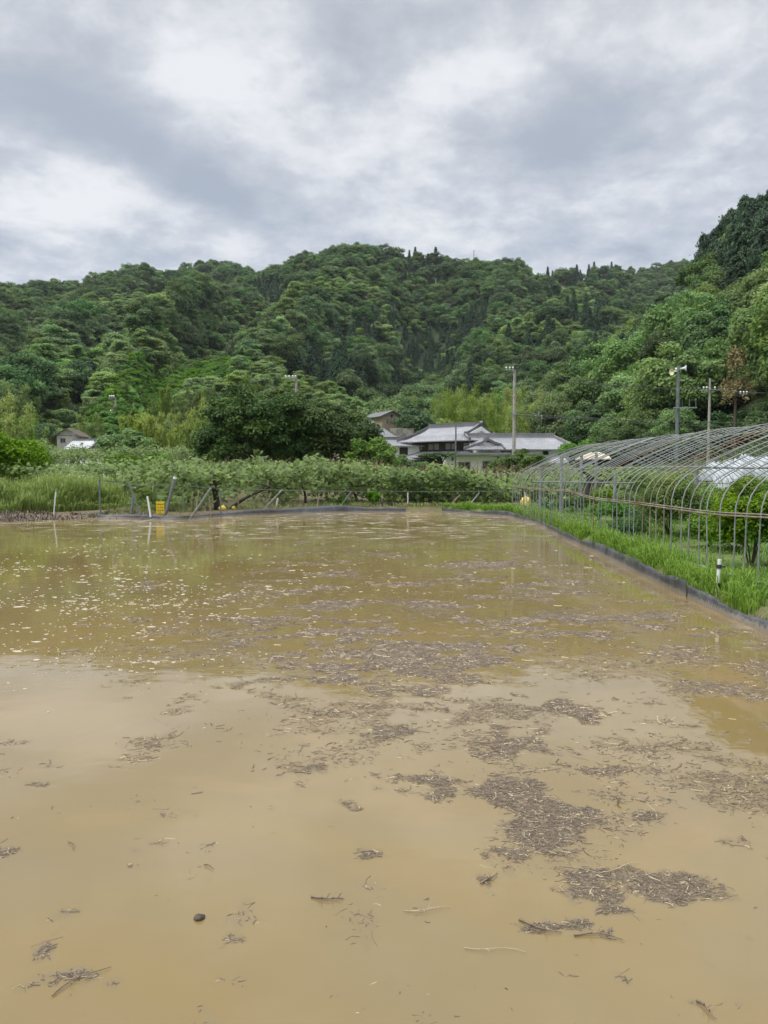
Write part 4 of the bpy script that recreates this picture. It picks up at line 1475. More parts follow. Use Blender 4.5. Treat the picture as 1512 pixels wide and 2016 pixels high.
near_tree('garden_tree', 'low dull green tree half hiding the eaves of the small tiled house', 'tree', g0, 2, 3, 0, 120, .2, 'leaf_broad', 28, r_trunk=.1, flat=.5,
          lobes=crown_shape(prof([(765, 930, 905), (785, 930, 892), (812, 930, 898), (830, 930, 905), (845, 930, 915)], 795, 60, g0[2]), 1.2, 30, .3, .6))
g0 = ground_at(868, 70)
near_tree('pine_tree', 'small cloud-pruned garden pine leaning before the dark entrance of the tiled house', 'tree', g0, 2, 3, 0, 130, .2, 'leaf_pine', 29, r_trunk=.1, flat=.32, bark='bark_dark',
          lobes=crown_shape(prof([(832, 905, 893), (850, 905, 889), (870, 905, 890), (888, 900, 891)], 868, 70, g0[2]), .9, 16, .3, .55))
g0 = ground_at(1030, 56)
near_tree('garden_tree', 'green spreading tree standing before the plastered annex wall', 'tree', g0, 2, 4, 0, 120, .2, 'leaf_broad', 30, r_trunk=.12, flat=.55,
          lobes=crown_shape(prof([(965, 935, 918), (990, 935, 900), (1020, 935, 884), (1040, 935, 879), (1060, 935, 895), (1075, 935, 912)], 1030, 56, g0[2]), 1.5, 52, .3, .62))
g0 = ground_at(1235, 76)
near_tree('leafy_tree', 'broad dome-shaped grey green tree under the wooded slope beside the loudspeaker pole', 'tree', g0, 2, 4, 0, 150, .27, 'leaf_pine', 31, r_trunk=.2, flat=.55,
          lobes=crown_shape(prof([(1172, 905, 868), (1195, 905, 842), (1225, 905, 830), (1255, 905, 836), (1285, 905, 855), (1300, 905, 870)], 1235, 76, g0[2]), 2.6, 66, .45, 1.0))
g0 = ground_at(1145, 70)
near_tree('leafy_tree', 'low yellow green bush at the end of the long tiled wing', 'bush', g0, 2, 3, 0, 120, .24, 'leaf_bright', 32, r_trunk=.1, flat=.55,
          lobes=crown_shape(prof([(1108, 905, 876), (1130, 905, 866), (1160, 905, 864), (1190, 905, 872)], 1145, 70, g0[2]), 1.3, 34, .35, .7))
g0 = ground_at(765, 108)
near_tree('leafy_tree', 'mid green rounded tree beside the brown hillside house', 'tree', (812 / F * 108 - 756 / F * 108, 108, gz(4, 108)), 3, 5, 0, 120, .36, 'leaf_broad', 33, r_trunk=.15, flat=.6,
          lobes=crown_shape(prof([(782, 862, 826), (795, 862, 809), (815, 862, 804), (838, 862, 812), (850, 862, 828)], 812, 108, gz(4, 108)), 2.2, 44, .6, 1.2))
p = raycast(165, 782)
near_tree('round_tree', 'solitary very dark dome-shaped tree on the pale lower slope', 'tree', (p[0], p[1], p[2] - .5), 6, 9, 60, 150, .6, 'leaf_cedar', 34, base=.2, r_trunk=.3, flat=.7, rmin=.2, rmax=.3)
p = raycast(1450, 752, 60) * .80
r_ = math.hypot(p[0], p[1])


def dead_tree():
    rg = np.random.default_rng(35)
    Y = p[1] - 4
    x = float(at(1450, 720, Y)[0])
    loc = (x, Y, gz(x, Y))
    t = empty('withered_tree', loc)
    tag(t, 'withered brown conifer standing out from the green wooded slope', 'tree')
    H = zpx(678, Y) - loc[2]
    me = proto_cedar(352, R=H * .19, H=H, ls=H * .032, nb=70, per=18, base=.48, blunt=.7)
    me.name = 'crown'
    link('crown', me, M['leaf_brown'], t)
    mb = MB()
    mb.tube([(0, 0, -3), (0, 0, H * .5), (0, 0, H * .97)], [.2, .13, .03], 7)
    for i in range(26):
        a = rg.uniform(0, 6.28); z = rg.uniform(.45, .95) * H; l = H * .3 * (1 - z / H) + .2
        mb.tube([(0, 0, z), (l * math.cos(a), l * math.sin(a), z - l * .15)], [.05, .015], 5)
    mb.build('trunk', M['bark'], t)


dead_tree()


for cx, Yb, rows, lab, sd_ in ((1436, 80, [(1385, 905, 850), (1405, 905, 812), (1430, 905, 798), (1460, 905, 804), (1482, 905, 840)], 'dense green tree at the foot of the withered brown conifer', 61),
                               (1505, 77, [(1455, 905, 850), (1478, 905, 806), (1505, 905, 786), (1535, 905, 800), (1560, 905, 840)], 'rounded dark green tree under the line with three insulators', 62)):
    g0 = ground_at(cx, Yb)
    near_tree('leafy_tree', lab, 'tree', g0, 2, 4, 0, 170, .3, 'leaf_broad', sd_, r_trunk=.16, flat=.6, lobes=crown_shape(prof(rows, cx, Yb, g0[2]), 2.4, 70, .5, 1.05))


def rusty_tree():
    q = (1190 - CX) / F * 158, 158.0, 0.0
    q = (q[0], q[1], gz(q[0], q[1]) + 2)
    near_tree('broadleaf_tree', 'reddish brown tinged tree low on the wooded slope behind the loudspeaker pole', 'tree', (q[0], q[1] - 3, q[2] - 1.5), 3.4, 8, 46, 90, .5, 'leaf_brown', 36, base=1, r_trunk=.2)


rusty_tree()


def bamboo_stand(px, Y, H, label, seed, mat='leaf_bamboo', n=6, spread=1.4, ls=.3, dz=0.0):
    x, y, z = ground_at(px, Y)
    t = empty('bamboo_clump', (x, y, z + dz))
    tag(t, label, 'bamboo')
    me = proto_bamboo(seed, H, spread, n, 800, ls); me.name = 'crown'
    link('crown', me, M[mat], t)
    rg = np.random.default_rng(seed)
    mb = MB()
    for i in range(n):
        a, b = rg.uniform(0, 6.28), rg.uniform(0, spread)
        mb.tube([(b * math.cos(a), b * math.sin(a), -.3), (b * math.cos(a), b * math.sin(a), H * .5), (b * 1.2 * math.cos(a), b * 1.2 * math.sin(a), H * .85)], [.05, .045, .02], 6)
    mb.build('culms', M['leaf_bamboo_green'], t)


for i, (px, Y, top, lab) in enumerate([
        (278, 74, 818, 'yellow green bamboo clump, first of the pale stand, behind the dark spreading tree'), (318, 76, 822, 'pale feathery bamboo clump in the middle of the pale stand'),
        (352, 73, 826, 'pale bamboo clump with drooping tips, next to the tall pointed one'), (378, 70, 832, 'bright pale bamboo clump touching the big dark tree'), (405, 72, 792, 'tall pointed bamboo spire rising at the flank of the big dark tree'),
        (298, 80, 810, 'pointed bamboo plume rising highest of the pale stand'), (335, 82, 818, 'bamboo plume at the back of the pale stand'),
        (8, 62, 780, 'golden bamboo clump at the edge, above the bright round tree'), (45, 66, 815, 'olive bamboo clump leaning toward the gabled house'), (75, 72, 838, 'small olive bamboo clump before the beige gabled house'),
        (860, 118, 778, 'fresh green bamboo clump behind the tiled main roof, farthest from the poles'), (900, 116, 762, 'tall soft bamboo clump behind the ridge of the tiled main roof'), (942, 112, 765, 'golden bamboo clump above the gable of the main house'),
        (975, 110, 752, 'broad golden bamboo clump rising between gable and tall pole'), (1025, 113, 770, 'yellow bamboo clump right behind the tall bare pole'), (1000, 105, 800, 'low golden bamboo clump above the long tiled wing'),
        (835, 100, 838, 'small pointed pale bamboo above the small tiled roof'), (868, 98, 828, 'little bright bamboo spire beside the main roof corner'), (1055, 110, 800, 'olive bamboo clump between the tall pole and the far thin pole')]):
    x, y, z = ground_at(px, Y)
    H = zpx(top, Y) - z
    bamboo_stand(px, Y, H, lab, 400 + i, 'leaf_bamboo' if i not in (8, 9, 10, 11) else 'leaf_bamboo_green', 9, H * .24, .11 + .0018 * Y)

# ------------------------------------------------------------------ the vineyard


def vine_front(x):
    """how much nearer than its straight part the front of the vines stands: it follows the water's edge"""
    return np.interp(x, [-10.5, -8.3, -6.8, -4.7, -1.2, 1.0], [-5.9, -5.4, -4.6, -1.9, -.5, 0])


def build_vines():
    rg = np.random.default_rng(61)
    Cs, Ns, Ls = [], [], []

    front = vine_front

    def canopy(n, x0, x1, y0, y1, top, thick, edge):
        x = rg.uniform(x0, x1, n); y0 = y0 + (front(x) if edge > .7 else 0); y = y0 + (y1 - y0) * rg.uniform(0, 1, n) ** 1.4
        top = top + .22 * sstep(-x, -2.5, 1) * (y1 < 55)
        y = y + 0.8 * (fbm(x * .5, x * 0, 13) - .5)
        top = top - .5 * np.exp(-((x - 5.6) / 3.6) ** 2) * (y1 < 55)
        hh = top + .95 * (fbm(x * .7, y * .55, 17, 4, .6) - .5) + .22 * sstep(rg.random(n), .9, 1.0) + 0.002 * (y - 33)
        low = hh - thick * (.3 + 1.5 * fbm(x * 1.1, y * .5 + 3, 19, 4) ** 1.3) * (1 + edge * np.clip(1 - (y - y0) / 1.4, 0, 1))
        u = rg.beta(1.7, 1.0, n)
        z = low + (hh - low) * u + .1 * rg.normal(size=n)
        gap = fbm(x * .9 + 3, y * .7, 29, 4, .6)
        kp = rg.random(n) < .12 + .88 * sstep(gap, .36, .50)
        # old canes push higher here and there
        z = z + .45 * sstep(fbm(x * .35 + 9, y * .3, 33, 3), .58, .75) * u
        x, y, z = x[kp], y[kp], z[kp]; n = len(x)
        g = ground_z(x, y)
        Cs.append(np.stack([x, y, np.maximum(z, g + .1)], -1))
        Ns.append(np.stack([rg.normal(0, .5, n), rg.normal(-.45, .5, n), np.abs(rg.normal(.9, .35, n))], -1))
        Ls.append(rg.uniform(.10, .25, n))
    canopy(31000, -9.3, 15.0, 32.6, 38.0, 1.48, .85, .75)
    canopy(25000, -12.5, 16.0, 36.5, 52.0, 1.52, .45, 0)
    canopy(9000, -24.0, -10.5, 36.0, 50.0, 1.5, .4, .5)
    canopy(4500, -9.3, 5.2, 34.0, 38, .85, 1.0, .74)
    canopy(14000, -32.0, -14.0, 57.0, 64.0, 3.1, 1.2, .3)
    C, N, L = np.concatenate(Cs), np.concatenate(Ns), np.concatenate(Ls)
    var = np.clip(.75 * fbm(C[:, 0] * 1.3, C[:, 1] * .9 + C[:, 2] * 2, 23, 3) - .12 + rg.beta(1.2, 2.2, len(C)) * .75, 0, 1)
    me = quads(C, N, L, L * .85, rg, 'vine_canopy', var, None)
    me.materials.append(M['leaf_kiwi'])
    # thin young shoots standing up and hanging canes
    o = link('vine_foliage', me)
    tag(o, 'broad leaved vines trained flat over wires along the far bank', 'vines', kind='stuff')
    mb = MB()
    for i in range(520):
        x, y = rg.uniform(-11, 9), rg.uniform(33.4, 47)
        z = 1.48 + (.2 if x < 0 else 0) + .5 * (float(fbm(np.array([x * .55]), np.array([y * .55]), 17, 3)[0]) - .5) + .002 * (y - 33)
        h = rg.uniform(.2, .62); a, b = rg.normal(0, .18, 2)
        mb.tube([(x, y, z - .15), (x + a * .5, y + b * .5, z + h * .6), (x + a * 1.6, y + b, z + h)], [.012, .010, .005], 4, cap=False)
    me2 = mb.mesh('vine_shoots')
    o2 = link('vine_shoots', me2, M['shoot'])
    tag(o2, 'thin reddish young shoots sticking up from the vine canopy', 'shoots', kind='stuff')



build_vines()


def vine_trunk(px, Y, label, lean=(0, 0), r=.09, seed=0, H=1.3, group=None):
    Y = Y + float(vine_front((px - CX) / F * Y)) * .9
    rg = np.random.default_rng(seed)
    x, y, z = ground_at(px, Y)
    mb = MB()
    pts = [(x + lean[0] * t + .06 * math.sin(5 * t + seed), y + lean[1] * t, z - .1 + (H + .1) * t ** .8) for t in np.linspace(0, 1, 7)]
    mb.tube(pts, [r * (1.2 - .55 * i / 6) for i in range(7)], 7)
    for k in range(4):
        a = rg.uniform(0, 6.28); l = rg.uniform(.5, 1.1)
        p0 = np.array(pts[4 + k % 3])
        mb.tube([p0, p0 + np.array((l * .5 * math.cos(a), l * .5 * math.sin(a), .12)), p0 + np.array((l * math.cos(a), l * math.sin(a), .2))], [r * .5, r * .35, r * .18], 5)
    o = mb.build('vine_trunk', M['bark_dark'])
    tag(o, label, 'vine', group)


vine_trunk(424, 34.0, 'thickest dark vine trunk, straight, next to a slanting one', r=.11, seed=1)
vine_trunk(446, 34.2, 'dark vine trunk slanting low along the ground', lean=(1.6, .3), r=.065, seed=2, H=.85)
vine_trunk(884, 35.0, 'stout dark vine trunk behind the gap in the edging', r=.14, seed=3)
vine_trunk(1157, 32.0, 'thick black vine trunk framed by the far hoops', r=.16, seed=4)
for i, px in enumerate((255, 372, 560, 600, 640, 705, 745, 770, 835, 930, 960, 1000, 1085, 1215, 1245)):
    vine_trunk(px, 35.5 + (i * 37 % 5) * .9, 'thin dark vine trunk under the leafy canopy', lean=(.2 * ((i * 7 % 5) - 2), .2), r=.05, seed=10 + i, group='thin vine trunks under the canopy')


def bar(name, label, cat, b, tpx, Y, rad, mat, cap=None, n=8, dz=0.0, band_at=None):
    """a post or stake: its foot and its head by pixel at one distance"""
    if abs(Y - Yv) < 2.2 and Y >= Yv:
        Y = Y + float(vine_front((b - CX) / F * Y)) - .35
    x, y, z = ground_at(b, Y)
    tp = at(tpx[0], tpx[1], Y)
    foot = np.array((x, y, z - .15 + dz))
    mb = MB()
    mb.tube([foot, tp], rad, n)
    if cap or band_at:
        t = empty(name, (x, y, z))
        lo = Vector((x, y, z))
        q = mb.build('shaft', M[mat], t); q.location = -lo
        if cap:
            m2 = MB(); d = (tp - foot) / np.linalg.norm(tp - foot)
            m2.tube([tp - d * .02, tp + d * .05], rad * 1.12, n)
            q = m2.build('cap', M[cap], t); q.location = -lo
        if band_at:
            m2 = MB(); d = tp - foot
            m2.tube([foot + d * (band_at - .025), foot + d * (band_at + .025)], rad * 1.15, n)
            q = m2.build('tape_band', M['black_plastic'], t); q.location = -lo
        tag(t, label, cat)
        return t
    o = mb.build(name, M[mat])
    tag(o, label, cat)
    return o


Yv = 32.6
bar('leaning_post', 'thick grey leaning steel post with a white cap beside the yellow crate', 'post', 322, (344, 942), Yv, .05, 'steel_dark', 'white_pvc', 10)
bar('brace_pipe', 'dark slanting brace pipe, leaning away from the white capped post', 'pipe', 287, (254, 953), Yv, .035, 'steel_dark')
bar('brace_pipe', 'grey brace pipe sloping up from the edging, between white capped post and thick trunk', 'pipe', 363, (415, 961), Yv, .035, 'steel')
bar('brace_pipe', 'long pale brace pipe rising from the edging beside a short white stake', 'pipe', 513, (556, 964), Yv, .03, 'steel')
bar('brace_pipe', 'dull thin brace pipe half lost in the vine leaves', 'pipe', 664, (692, 968), Yv, .03, 'steel_dark')
bar('brace_pipe', 'pale wooden brace sloping under the vines near the gap in the edging', 'pole', 878, (906, 974), Yv, .03, 'wood')
bar('brace_pipe', 'light grey diagonal brace next to the stout vine trunk, longest of its pair', 'pipe', 917, (944, 970), Yv, .03, 'steel')
bar('stake', 'white stake with a dark band standing beside the yellow crate', 'stake', 298, (290, 977), Yv, .032, 'white_pvc', None, 8, 0, .25)
bar('stake', 'short white stake at the edging under a sloping pale pipe', 'stake', 541, (547, 981), Yv, .035, 'white_pvc')
bar('stake', 'pale blue white stake in the tall grass', 'stake', 103, (110, 967), 27.3, .022, 'white_pvc', 'steel')
bar('stake', 'thin upright white stake at the end of the grey edging', 'stake', 803, (803, 969), Yv, .022, 'white_pvc')
bar('stake', 'slim white stake by the corner of the hoop frame', 'stake', 1040, (1033, 969), 30.5, .024, 'white_pvc')
bar('wooden_stake', 'pale wooden stake behind a sloping grey pipe', 'stake', 383, (392, 964), Yv + .5, .025, 'wood')
bar('wooden_stake', 'thin split wooden stake leaning between capped post and sloping pipe', 'stake', 375, (379, 968), Yv + .9, .02, 'wood')
bar('wooden_stake', 'tall pale stake reaching through the vine leaves', 'stake', 522, (528, 945), Yv + .4, .028, 'wood')
bar('wooden_stake', 'pale wooden stake alone under the middle of the vines', 'stake', 623, (629, 970), Yv + .3, .028, 'wood')
bar('wooden_stake', 'greyish stake beside the thick dark vine trunk', 'stake', 415, (412, 978), Yv + .3, .025, 'wood')
bar('wooden_stake', 'dark thin stake just past the thick vine trunk', 'stake', 434, (434, 966), Yv + .2, .025, 'steel_dark')
bar('wooden_stake', 'dark stake between the yellow crate and the sloping grey pipe', 'stake', 364, (358, 966), Yv + .6, .022, 'steel_dark')
bar('trellis_post', 'dark upright post at the start of the vines, beside the grass bank', 'post', 197, (195, 944), 27.4, .03, 'steel_dark')
bar('trellis_post', 'dark post under the vines, behind the slanting dark brace', 'post', 257, (262, 972), Yv + .5, .045, 'steel_dark')
bar('trellis_post', 'grey upright post before the plastered annex, tall and thin', 'post', 886, (886, 962), Yv + .8, .03, 'steel')
for i, px in enumerate((470, 587, 690, 728, 780, 850, 985, 1003)):
    bar('trellis_stake', 'thin brown stake holding up the vine canopy', 'stake', px, (px + (-3, 2, 1, -2)[i % 4], 962), Yv + 1.2 + .3 * (i % 3), .02, 'wood')['group'] = 'thin stakes under the vine canopy'


def wire_line(name, label, cat, pts, rad, mat='wire', sag=0.0, n=16):
    mb = MB()
    P = []
    for a, b in zip(pts[:-1], pts[1:]):
        a, b = np.array(a, float), np.array(b, float)
        for i in range(n + 1 if b is pts[-1] else n):
            t = i / n
            q = a + (b - a) * t
            q[2] -= sag * 4 * t * (1 - t)
            P.append(q)
    P.append(np.array(pts[-1], float))
    mb.tube(P, rad, 5, cap=False)
    o = mb.build(name, M[mat])
    tag(o, label, cat)
    return o


wire_line('trellis_wire', 'slack training wire running along the front of the vines', 'wire', [at(197, 950, 26.6), at(344, 955, 27.2), at(520, 964, 29.6), at(770, 967, 32.2), at(1000, 966, 32.4)], .008, 'steel_dark', .03)


def yellow_crate():
    x, y, z = ground_at(315, 26.9)
    t = empty('yellow_crate', (x, y, z), .2)
    tag(t, 'yellow plastic crate with dark slots at the foot of the capped post', 'crate')
    w, d, h = .25, .22, .34
    mb = MB()
    for sx, sy, ww, dd in ((0, -d / 2, w, .02), (0, d / 2, w, .02), (-w / 2, 0, .02, d - .02), (w / 2, 0, .02, d - .02)):
        for zz, hh in ((.05, .09), (.17, .06), (.27, .06), (.365, .04)):
            mb.box((sx, sy, zz), (ww, dd, hh))
        n = 4
        for k in range(n):
            if ww > dd:
                mb.box((-w / 2 + .02 + (w - .04) * k / (n - 1), sy + (.003 if sy < 0 else -.003), .19), (.03, .012, .34))
            else:
                mb.box((sx, -d / 2 + .03 + (d - .06) * k / (n - 1), .19), (.012, .03, .34))
    mb.box((0, 0, .012), (w - .03, d - .03, .02))
    mb.build('crate_body', M['yellow_plastic'], t)
    m2 = MB(); m2.box((0, 0, .40), (w + .03, d + .03, .025)); m2.build('lid', M['yellow_plastic'], t)


yellow_crate()


def bag(px, Y, w, h, label, mat='yellow_bag', seed=0, name='yellow_bag'):
    x, y, z = ground_at(px, Y)
    mb = MB()
    vs, fs = [], []
    seg, rings = 14, 9
    for i in range(rings + 1):
        t = math.pi * i / rings
        for k in range(seg):
            q = 2 * math.pi * k / seg
            nn = .75 + .5 * float(vnoise(np.array([2 + 1.5 * math.cos(q) + i * .6]), np.array([1.5 * math.sin(q) + seed]), seed)[0])
            s_ = abs(math.sin(t)) ** .6
            vs.append((x + w / 2 * nn * s_ * math.cos(q), y + w * .35 * nn * s_ * math.sin(q), z + h * (.5 + .5 * math.cos(t)) * (.85 + .25 * nn * .6)))
    for i in range(rings):
        for k in range(seg):
            k2 = (k + 1) % seg
            fs.append((i * seg + k, (i + 1) * seg + k, (i + 1) * seg + k2, i * seg + k2))
    mb.add(vs, fs)
    # gathered neck
    mb.tube([(x + w * .1, y, z + h * .9), (x + w * .16, y, z + h * 1.12), (x + w * .22, y, z + h * 1.2)], [w * .10, w * .05, w * .10], 7)
    o = mb.build(name, M[mat])
    tag(o, label, 'bag')


bag(437, 28.7, .28, .2, 'crumpled yellow bag lying beside a white stake under the vines', seed=3)
bag(459, 29.6, .14, .14, 'small yellow bag behind the thick vine trunk', seed=4)
bag(1035, 31.0, .34, .42, 'yellow bag by the corner hoops of the bare frame', seed=5)
bag(1111, 31.6, .26, .4, 'pale yellow bag between the far posts of the hoop frame', seed=6)


def white_panel(px0, px1, py0, py1, Y, label):
    a, b = at(px0, py0, Y), at(px1, py1, Y)
    t = empty('white_sheeting', (float((a[0] + b[0]) / 2), Y, gz(float((a[0] + b[0]) / 2), Y)))
    tag(t, label, 'sheeting')
    o = Vector(t.location)
    mb = MB()
    n = 40
    rows = []
    for zz in (b[2], a[2]):
        rows.append([(a[0] + (b[0] - a[0]) * i / n - o.x, .03 * math.sin(i * 2.1), zz - o.z + .02 * math.sin(i * 1.3)) for i in range(n + 1)])
    mb.grid(rows)
    mb.grid([[(p[0], p[1] + .02, p[2]) for p in r] for r in rows])
    mb.build('sheet', M['white_pvc'], t)
    for k in range(3):
        m2 = MB()
        xx = a[0] + (b[0] - a[0]) * (.08 + .42 * k) - o.x
        m2.tube([(xx, .06, -.1), (xx, .06, a[2] - o.z + .05)], .02, 6)
        m2.build('stake', M['wood'], t)


white_panel(1040, 1078, 980, 988, 34.2, 'short white plastic sheeting strip behind the yellow bag')
white_panel(1132, 1250, 980, 989, 34.0, 'long white plastic sheeting strip behind the far hoops')
white_panel(835, 975, 976, 983, 34.4, 'white sheeting strip glimpsed under the vines near the stout trunk')

# ------------------------------------------------------------------ the hoop frame
HX0, HX1, HY0, HY1 = 4.70, 10.2, 7.2, 28.6


def hoop_profile(j=0.0):
    """pipe bent over the house: upright, tight shoulder, long slope to the top"""
    half = [(4.70, .02), (4.70, .60), (4.70, 1.02), (4.715, 1.17), (4.76, 1.31), (4.84, 1.43), (4.95, 1.53), (5.10, 1.62), (5.40, 1.775), (5.85, 1.99), (6.35, 2.20), (6.85, 2.38), (7.2, 2.48), (7.45, 2.515)]
    mid = (HX0 + HX1) / 2
    other = [(2 * mid - x, z) for x, z in half[:-1]][::-1]
    return half + other


def build_hoops():
    t = empty('hoop_greenhouse', ((HX0 + HX1) / 2, (HY0 + HY1) / 2, .15))
    tag(t, 'bare uncovered hoop greenhouse frame of bent steel pipes on the grassy bank', 'greenhouse')
    o = Vector(t.location)
    rg = np.random.default_rng(71)
    n = 59
    for i in range(n):
        y = HY0 + (HY1 - HY0) * i / (n - 1) + rg.normal(0, .02)
        dx = rg.normal(0, .018); dz = rg.normal(0, .015); lean = rg.normal(0, .03)
        mb = MB()
        pts = [(x + dx - o.x + .0 * z, y - o.y + lean * z + .02 * math.sin(z * 3 + i), z + dz * min(z, 1) - .15 + .13 - .06) for x, z in hoop_profile()]
        mb.tube(pts, .0098, 7)
        mb.build('hoop', M['steel_rust' if rg.random() < .12 else 'steel'], t)

    def rail(name, xz, r, mat, y0=HY0 - .1, y1=HY1 + .1, wob=.03, seed=0, breaks=1):
        ys = np.linspace(y0, y1, 36)
        mb = MB()
        pts = [(xz[0] - o.x + .4 * wob * (float(vnoise(np.array([y * .6]), np.array([seed + .5]), 4)[0]) - .5), y - o.y,
                xz[1] - .15 + wob * 2 * (float(vnoise(np.array([y * .35]), np.array([seed * 3.3]), 5)[0]) - .5)) for y in ys]
        mb.tube(pts, r, 7)
        mb.build(name, M[mat], t)
    rail('side_rail', (4.665, 1.10), .012, 'steel_rust', wob=.07, seed=1)
    rail('side_rail', (4.66, 1.135), .009, 'steel_rust', wob=.07, seed=1)
    rail('side_rail', (HX1 + .03, 1.10), .017, 'steel', wob=.05, seed=2)
    rail('ground_rail', (4.67, .30), .015, 'steel', y0=HY0, y1=13.7, wob=.02, seed=3)
    rail('purlin', (5.42, 1.75), .016, 'steel', wob=.05, seed=4)
    rail('purlin', (9.48, 1.75), .016, 'steel', wob=.05, seed=5)
    rail('ridge_pipe', (7.45, 2.46), .017, 'steel', wob=.03, seed=6)
    rail('purlin', (9.9, 1.30), .014, 'steel', wob=.03, seed=8)
    # stout posts of the old trellis inside
    for px, base, top, Y in ((1064, 1006, 921, 27.0), (1105, 1011, 900, 25.6), (1144, 1000, 892, 28.2), (1173, 1001, 892, 28.2), (1210, 1012, 930, 25.2), (1370, 1040, 900, 18.5)):
        a = at(px, top, Y)
        mb = MB(); g = gz(a[0], Y)
        mb.tube([(a[0] - o.x, Y - o.y, g - o.z - .2), (a[0] - o.x + .02, Y - o.y, a[2] - o.z)], .055, 8)
        mb.build('support_post', M['steel'], t)
    mb = MB()
    a, b = at(1050, 949, 26.9), at(1250, 951, 26.0)
    mb.tube([Vector(a) - o, Vector(b) - o], .028, 7)
    mb.build('cross_pipe', M['steel_dark'], t)
    mb = MB()
    a, b = at(1117, 963, 25.8), at(1133, 951, 25.8)
    mb.tube([Vector(a) - o, Vector(b) - o], .02, 6)
    mb.build('diagonal_brace', M['steel'], t)
    mb = MB()
    a, b = at(1330, 1005, 22), at(1540, 980, 14.0)
    mb.tube([(9.0 - o.x, 22 - o.y, 1.02 - o.z), (9.0 - o.x, 9 - o.y, 1.05 - o.z)], .02, 6)
    mb.build('cross_pipe', M['steel'], t)


build_hoops()


def pipe_post(px, py0, py1, Y, label, lean=.03):
    x, y, z = ground_at(px, Y)
    h = zpx(py1, Y) - z
    t = empty('standpipe', (x, y, z))
    tag(t, label, 'pipe')
    mb = MB(); mb.tube([(-lean, 0, -.2), (0, 0, 0), (lean, 0, h)], .022, 10); mb.build('pipe', M['white_pvc'], t)
    mb = MB()
    for zz in (.22 * h, .78 * h):
        mb.tube([(lean * zz / h, 0, zz - .025), (lean * zz / h, 0, zz + .025)], .031, 10)
    mb.tube([(lean * .8, 0, .78 * h), (lean * .8 + .075, -.01, .78 * h)], .014, 8)
    mb.build('fitting', M['black_plastic'], t)


pipe_post(1417, 1150, 1101, 9.75, 'white plastic standpipe with a black tap, taller one, by the near hoops', .02)
pipe_post(1250, 1085, 1063, 14.0, 'short white plastic standpipe with black fittings farther along the bank', .015)


def shrub(px, Y, w, h, label, seed, mat='leaf_citrus', ls=.065, n=60, per=190, name='citrus_bush', stem=.014, base=.02):
    x, y, z = ground_at(px, Y)
    rg = np.random.default_rng(seed)
    t = empty(name, (x, y, z))
    tag(t, label, 'bush')
    cen, rad = lobes_round(rg, w / 2, h, base * h, n, .22, .42)
    C, Nn, li = lobe_leaves(rg, cen, rad, per, .85, .5)
    C[:, 2] = np.maximum(C[:, 2], .03)
    var = np.clip(rg.uniform(0, .5, n)[li] + rg.uniform(-.3, .3, len(C)) + .55 * sstep(C[:, 2] / h, .55, 1.0) * rg.random(len(C)), 0, 1)
    me = quads(C, Nn, ls * rg.uniform(.7, 1.35, len(C)), ls * .5, rg, 'foliage', var, None)
    link('foliage', me, M[mat], t)
    mb = MB()
    for k in rg.choice(len(cen), min(7, len(cen)), replace=False):
        q = cen[k]
        mb.tube([(0, 0, -.05), (q[0] * .25, q[1] * .25, q[2] * .45), tuple(q)], [stem, stem * .7, stem * .25], 6)
    mb.build('stem', M['bark'], t)


shrub(1318, 17.4, 1.55, 1.32, 'glossy green citrus bush standing inside the hoops, the farther of the large two', 501)
shrub(1482, 11.9, 1.25, 1.15, 'glossy yellow tipped citrus bush with a bare stem, nearest behind the hoops', 502, base=.14)
shrub(1560, 12.2, 1.2, 1.2, 'citrus bush cut by the picture edge, behind the nearest hoops', 503)
shrub(1480, 17.5, 1.5, 1.35, 'light green citrus bush farther inside, before the white film heap', 504, ls=.07)
shrub(1400, 15.2, .9, .7, 'small low green bush between the two large citrus bushes', 505)
shrub(1215, 21.5, 1.2, .62, 'broad leafy weed clump at the foot of the far hoops', 506, 'leaf_bright', .10, 22, 90, 'weed_clump', .012)
shrub(1178, 22.3, .62, .75, 'upright bright weed with drooping leaves by the hoop wall', 507, 'leaf_bright', .11, 14, 70, 'weed_clump', .012)
shrub(1235, 17.5, 1.1, .36, 'low feathery weed mound on the bank before the hoops', 508, 'leaf_broad', .06, 22, 140, 'weed_clump', .01, 0)
shrub(733, 32.1, .75, .62, 'fresh green broad-leaved weed standing behind the far edging', 509, 'leaf_bright', .14, 14, 50, 'weed_clump', .012)
shrub(672, 32.2, .9, .3, 'low yellow green weed patch at the far edging', 510, 'leaf_bright', .12, 12, 40, 'weed_clump', .012, 0)
shrub(1290, 20, 1.6, .6, 'dull green weed mass behind the far citrus bush', 511, 'leaf_broad', .07, 24, 110, 'weed_clump', .012)
shrub(1130, 27, 1.3, .5, 'weedy tangle between the far support posts', 512, 'leaf_broad', .1, 18, 60, 'weed_clump', .012)
shrub(1085, 28.5, 1.0, .45, 'weedy tangle at the far corner of the hoop frame', 513, 'leaf_broad', .1, 16, 60, 'weed_clump', .012)


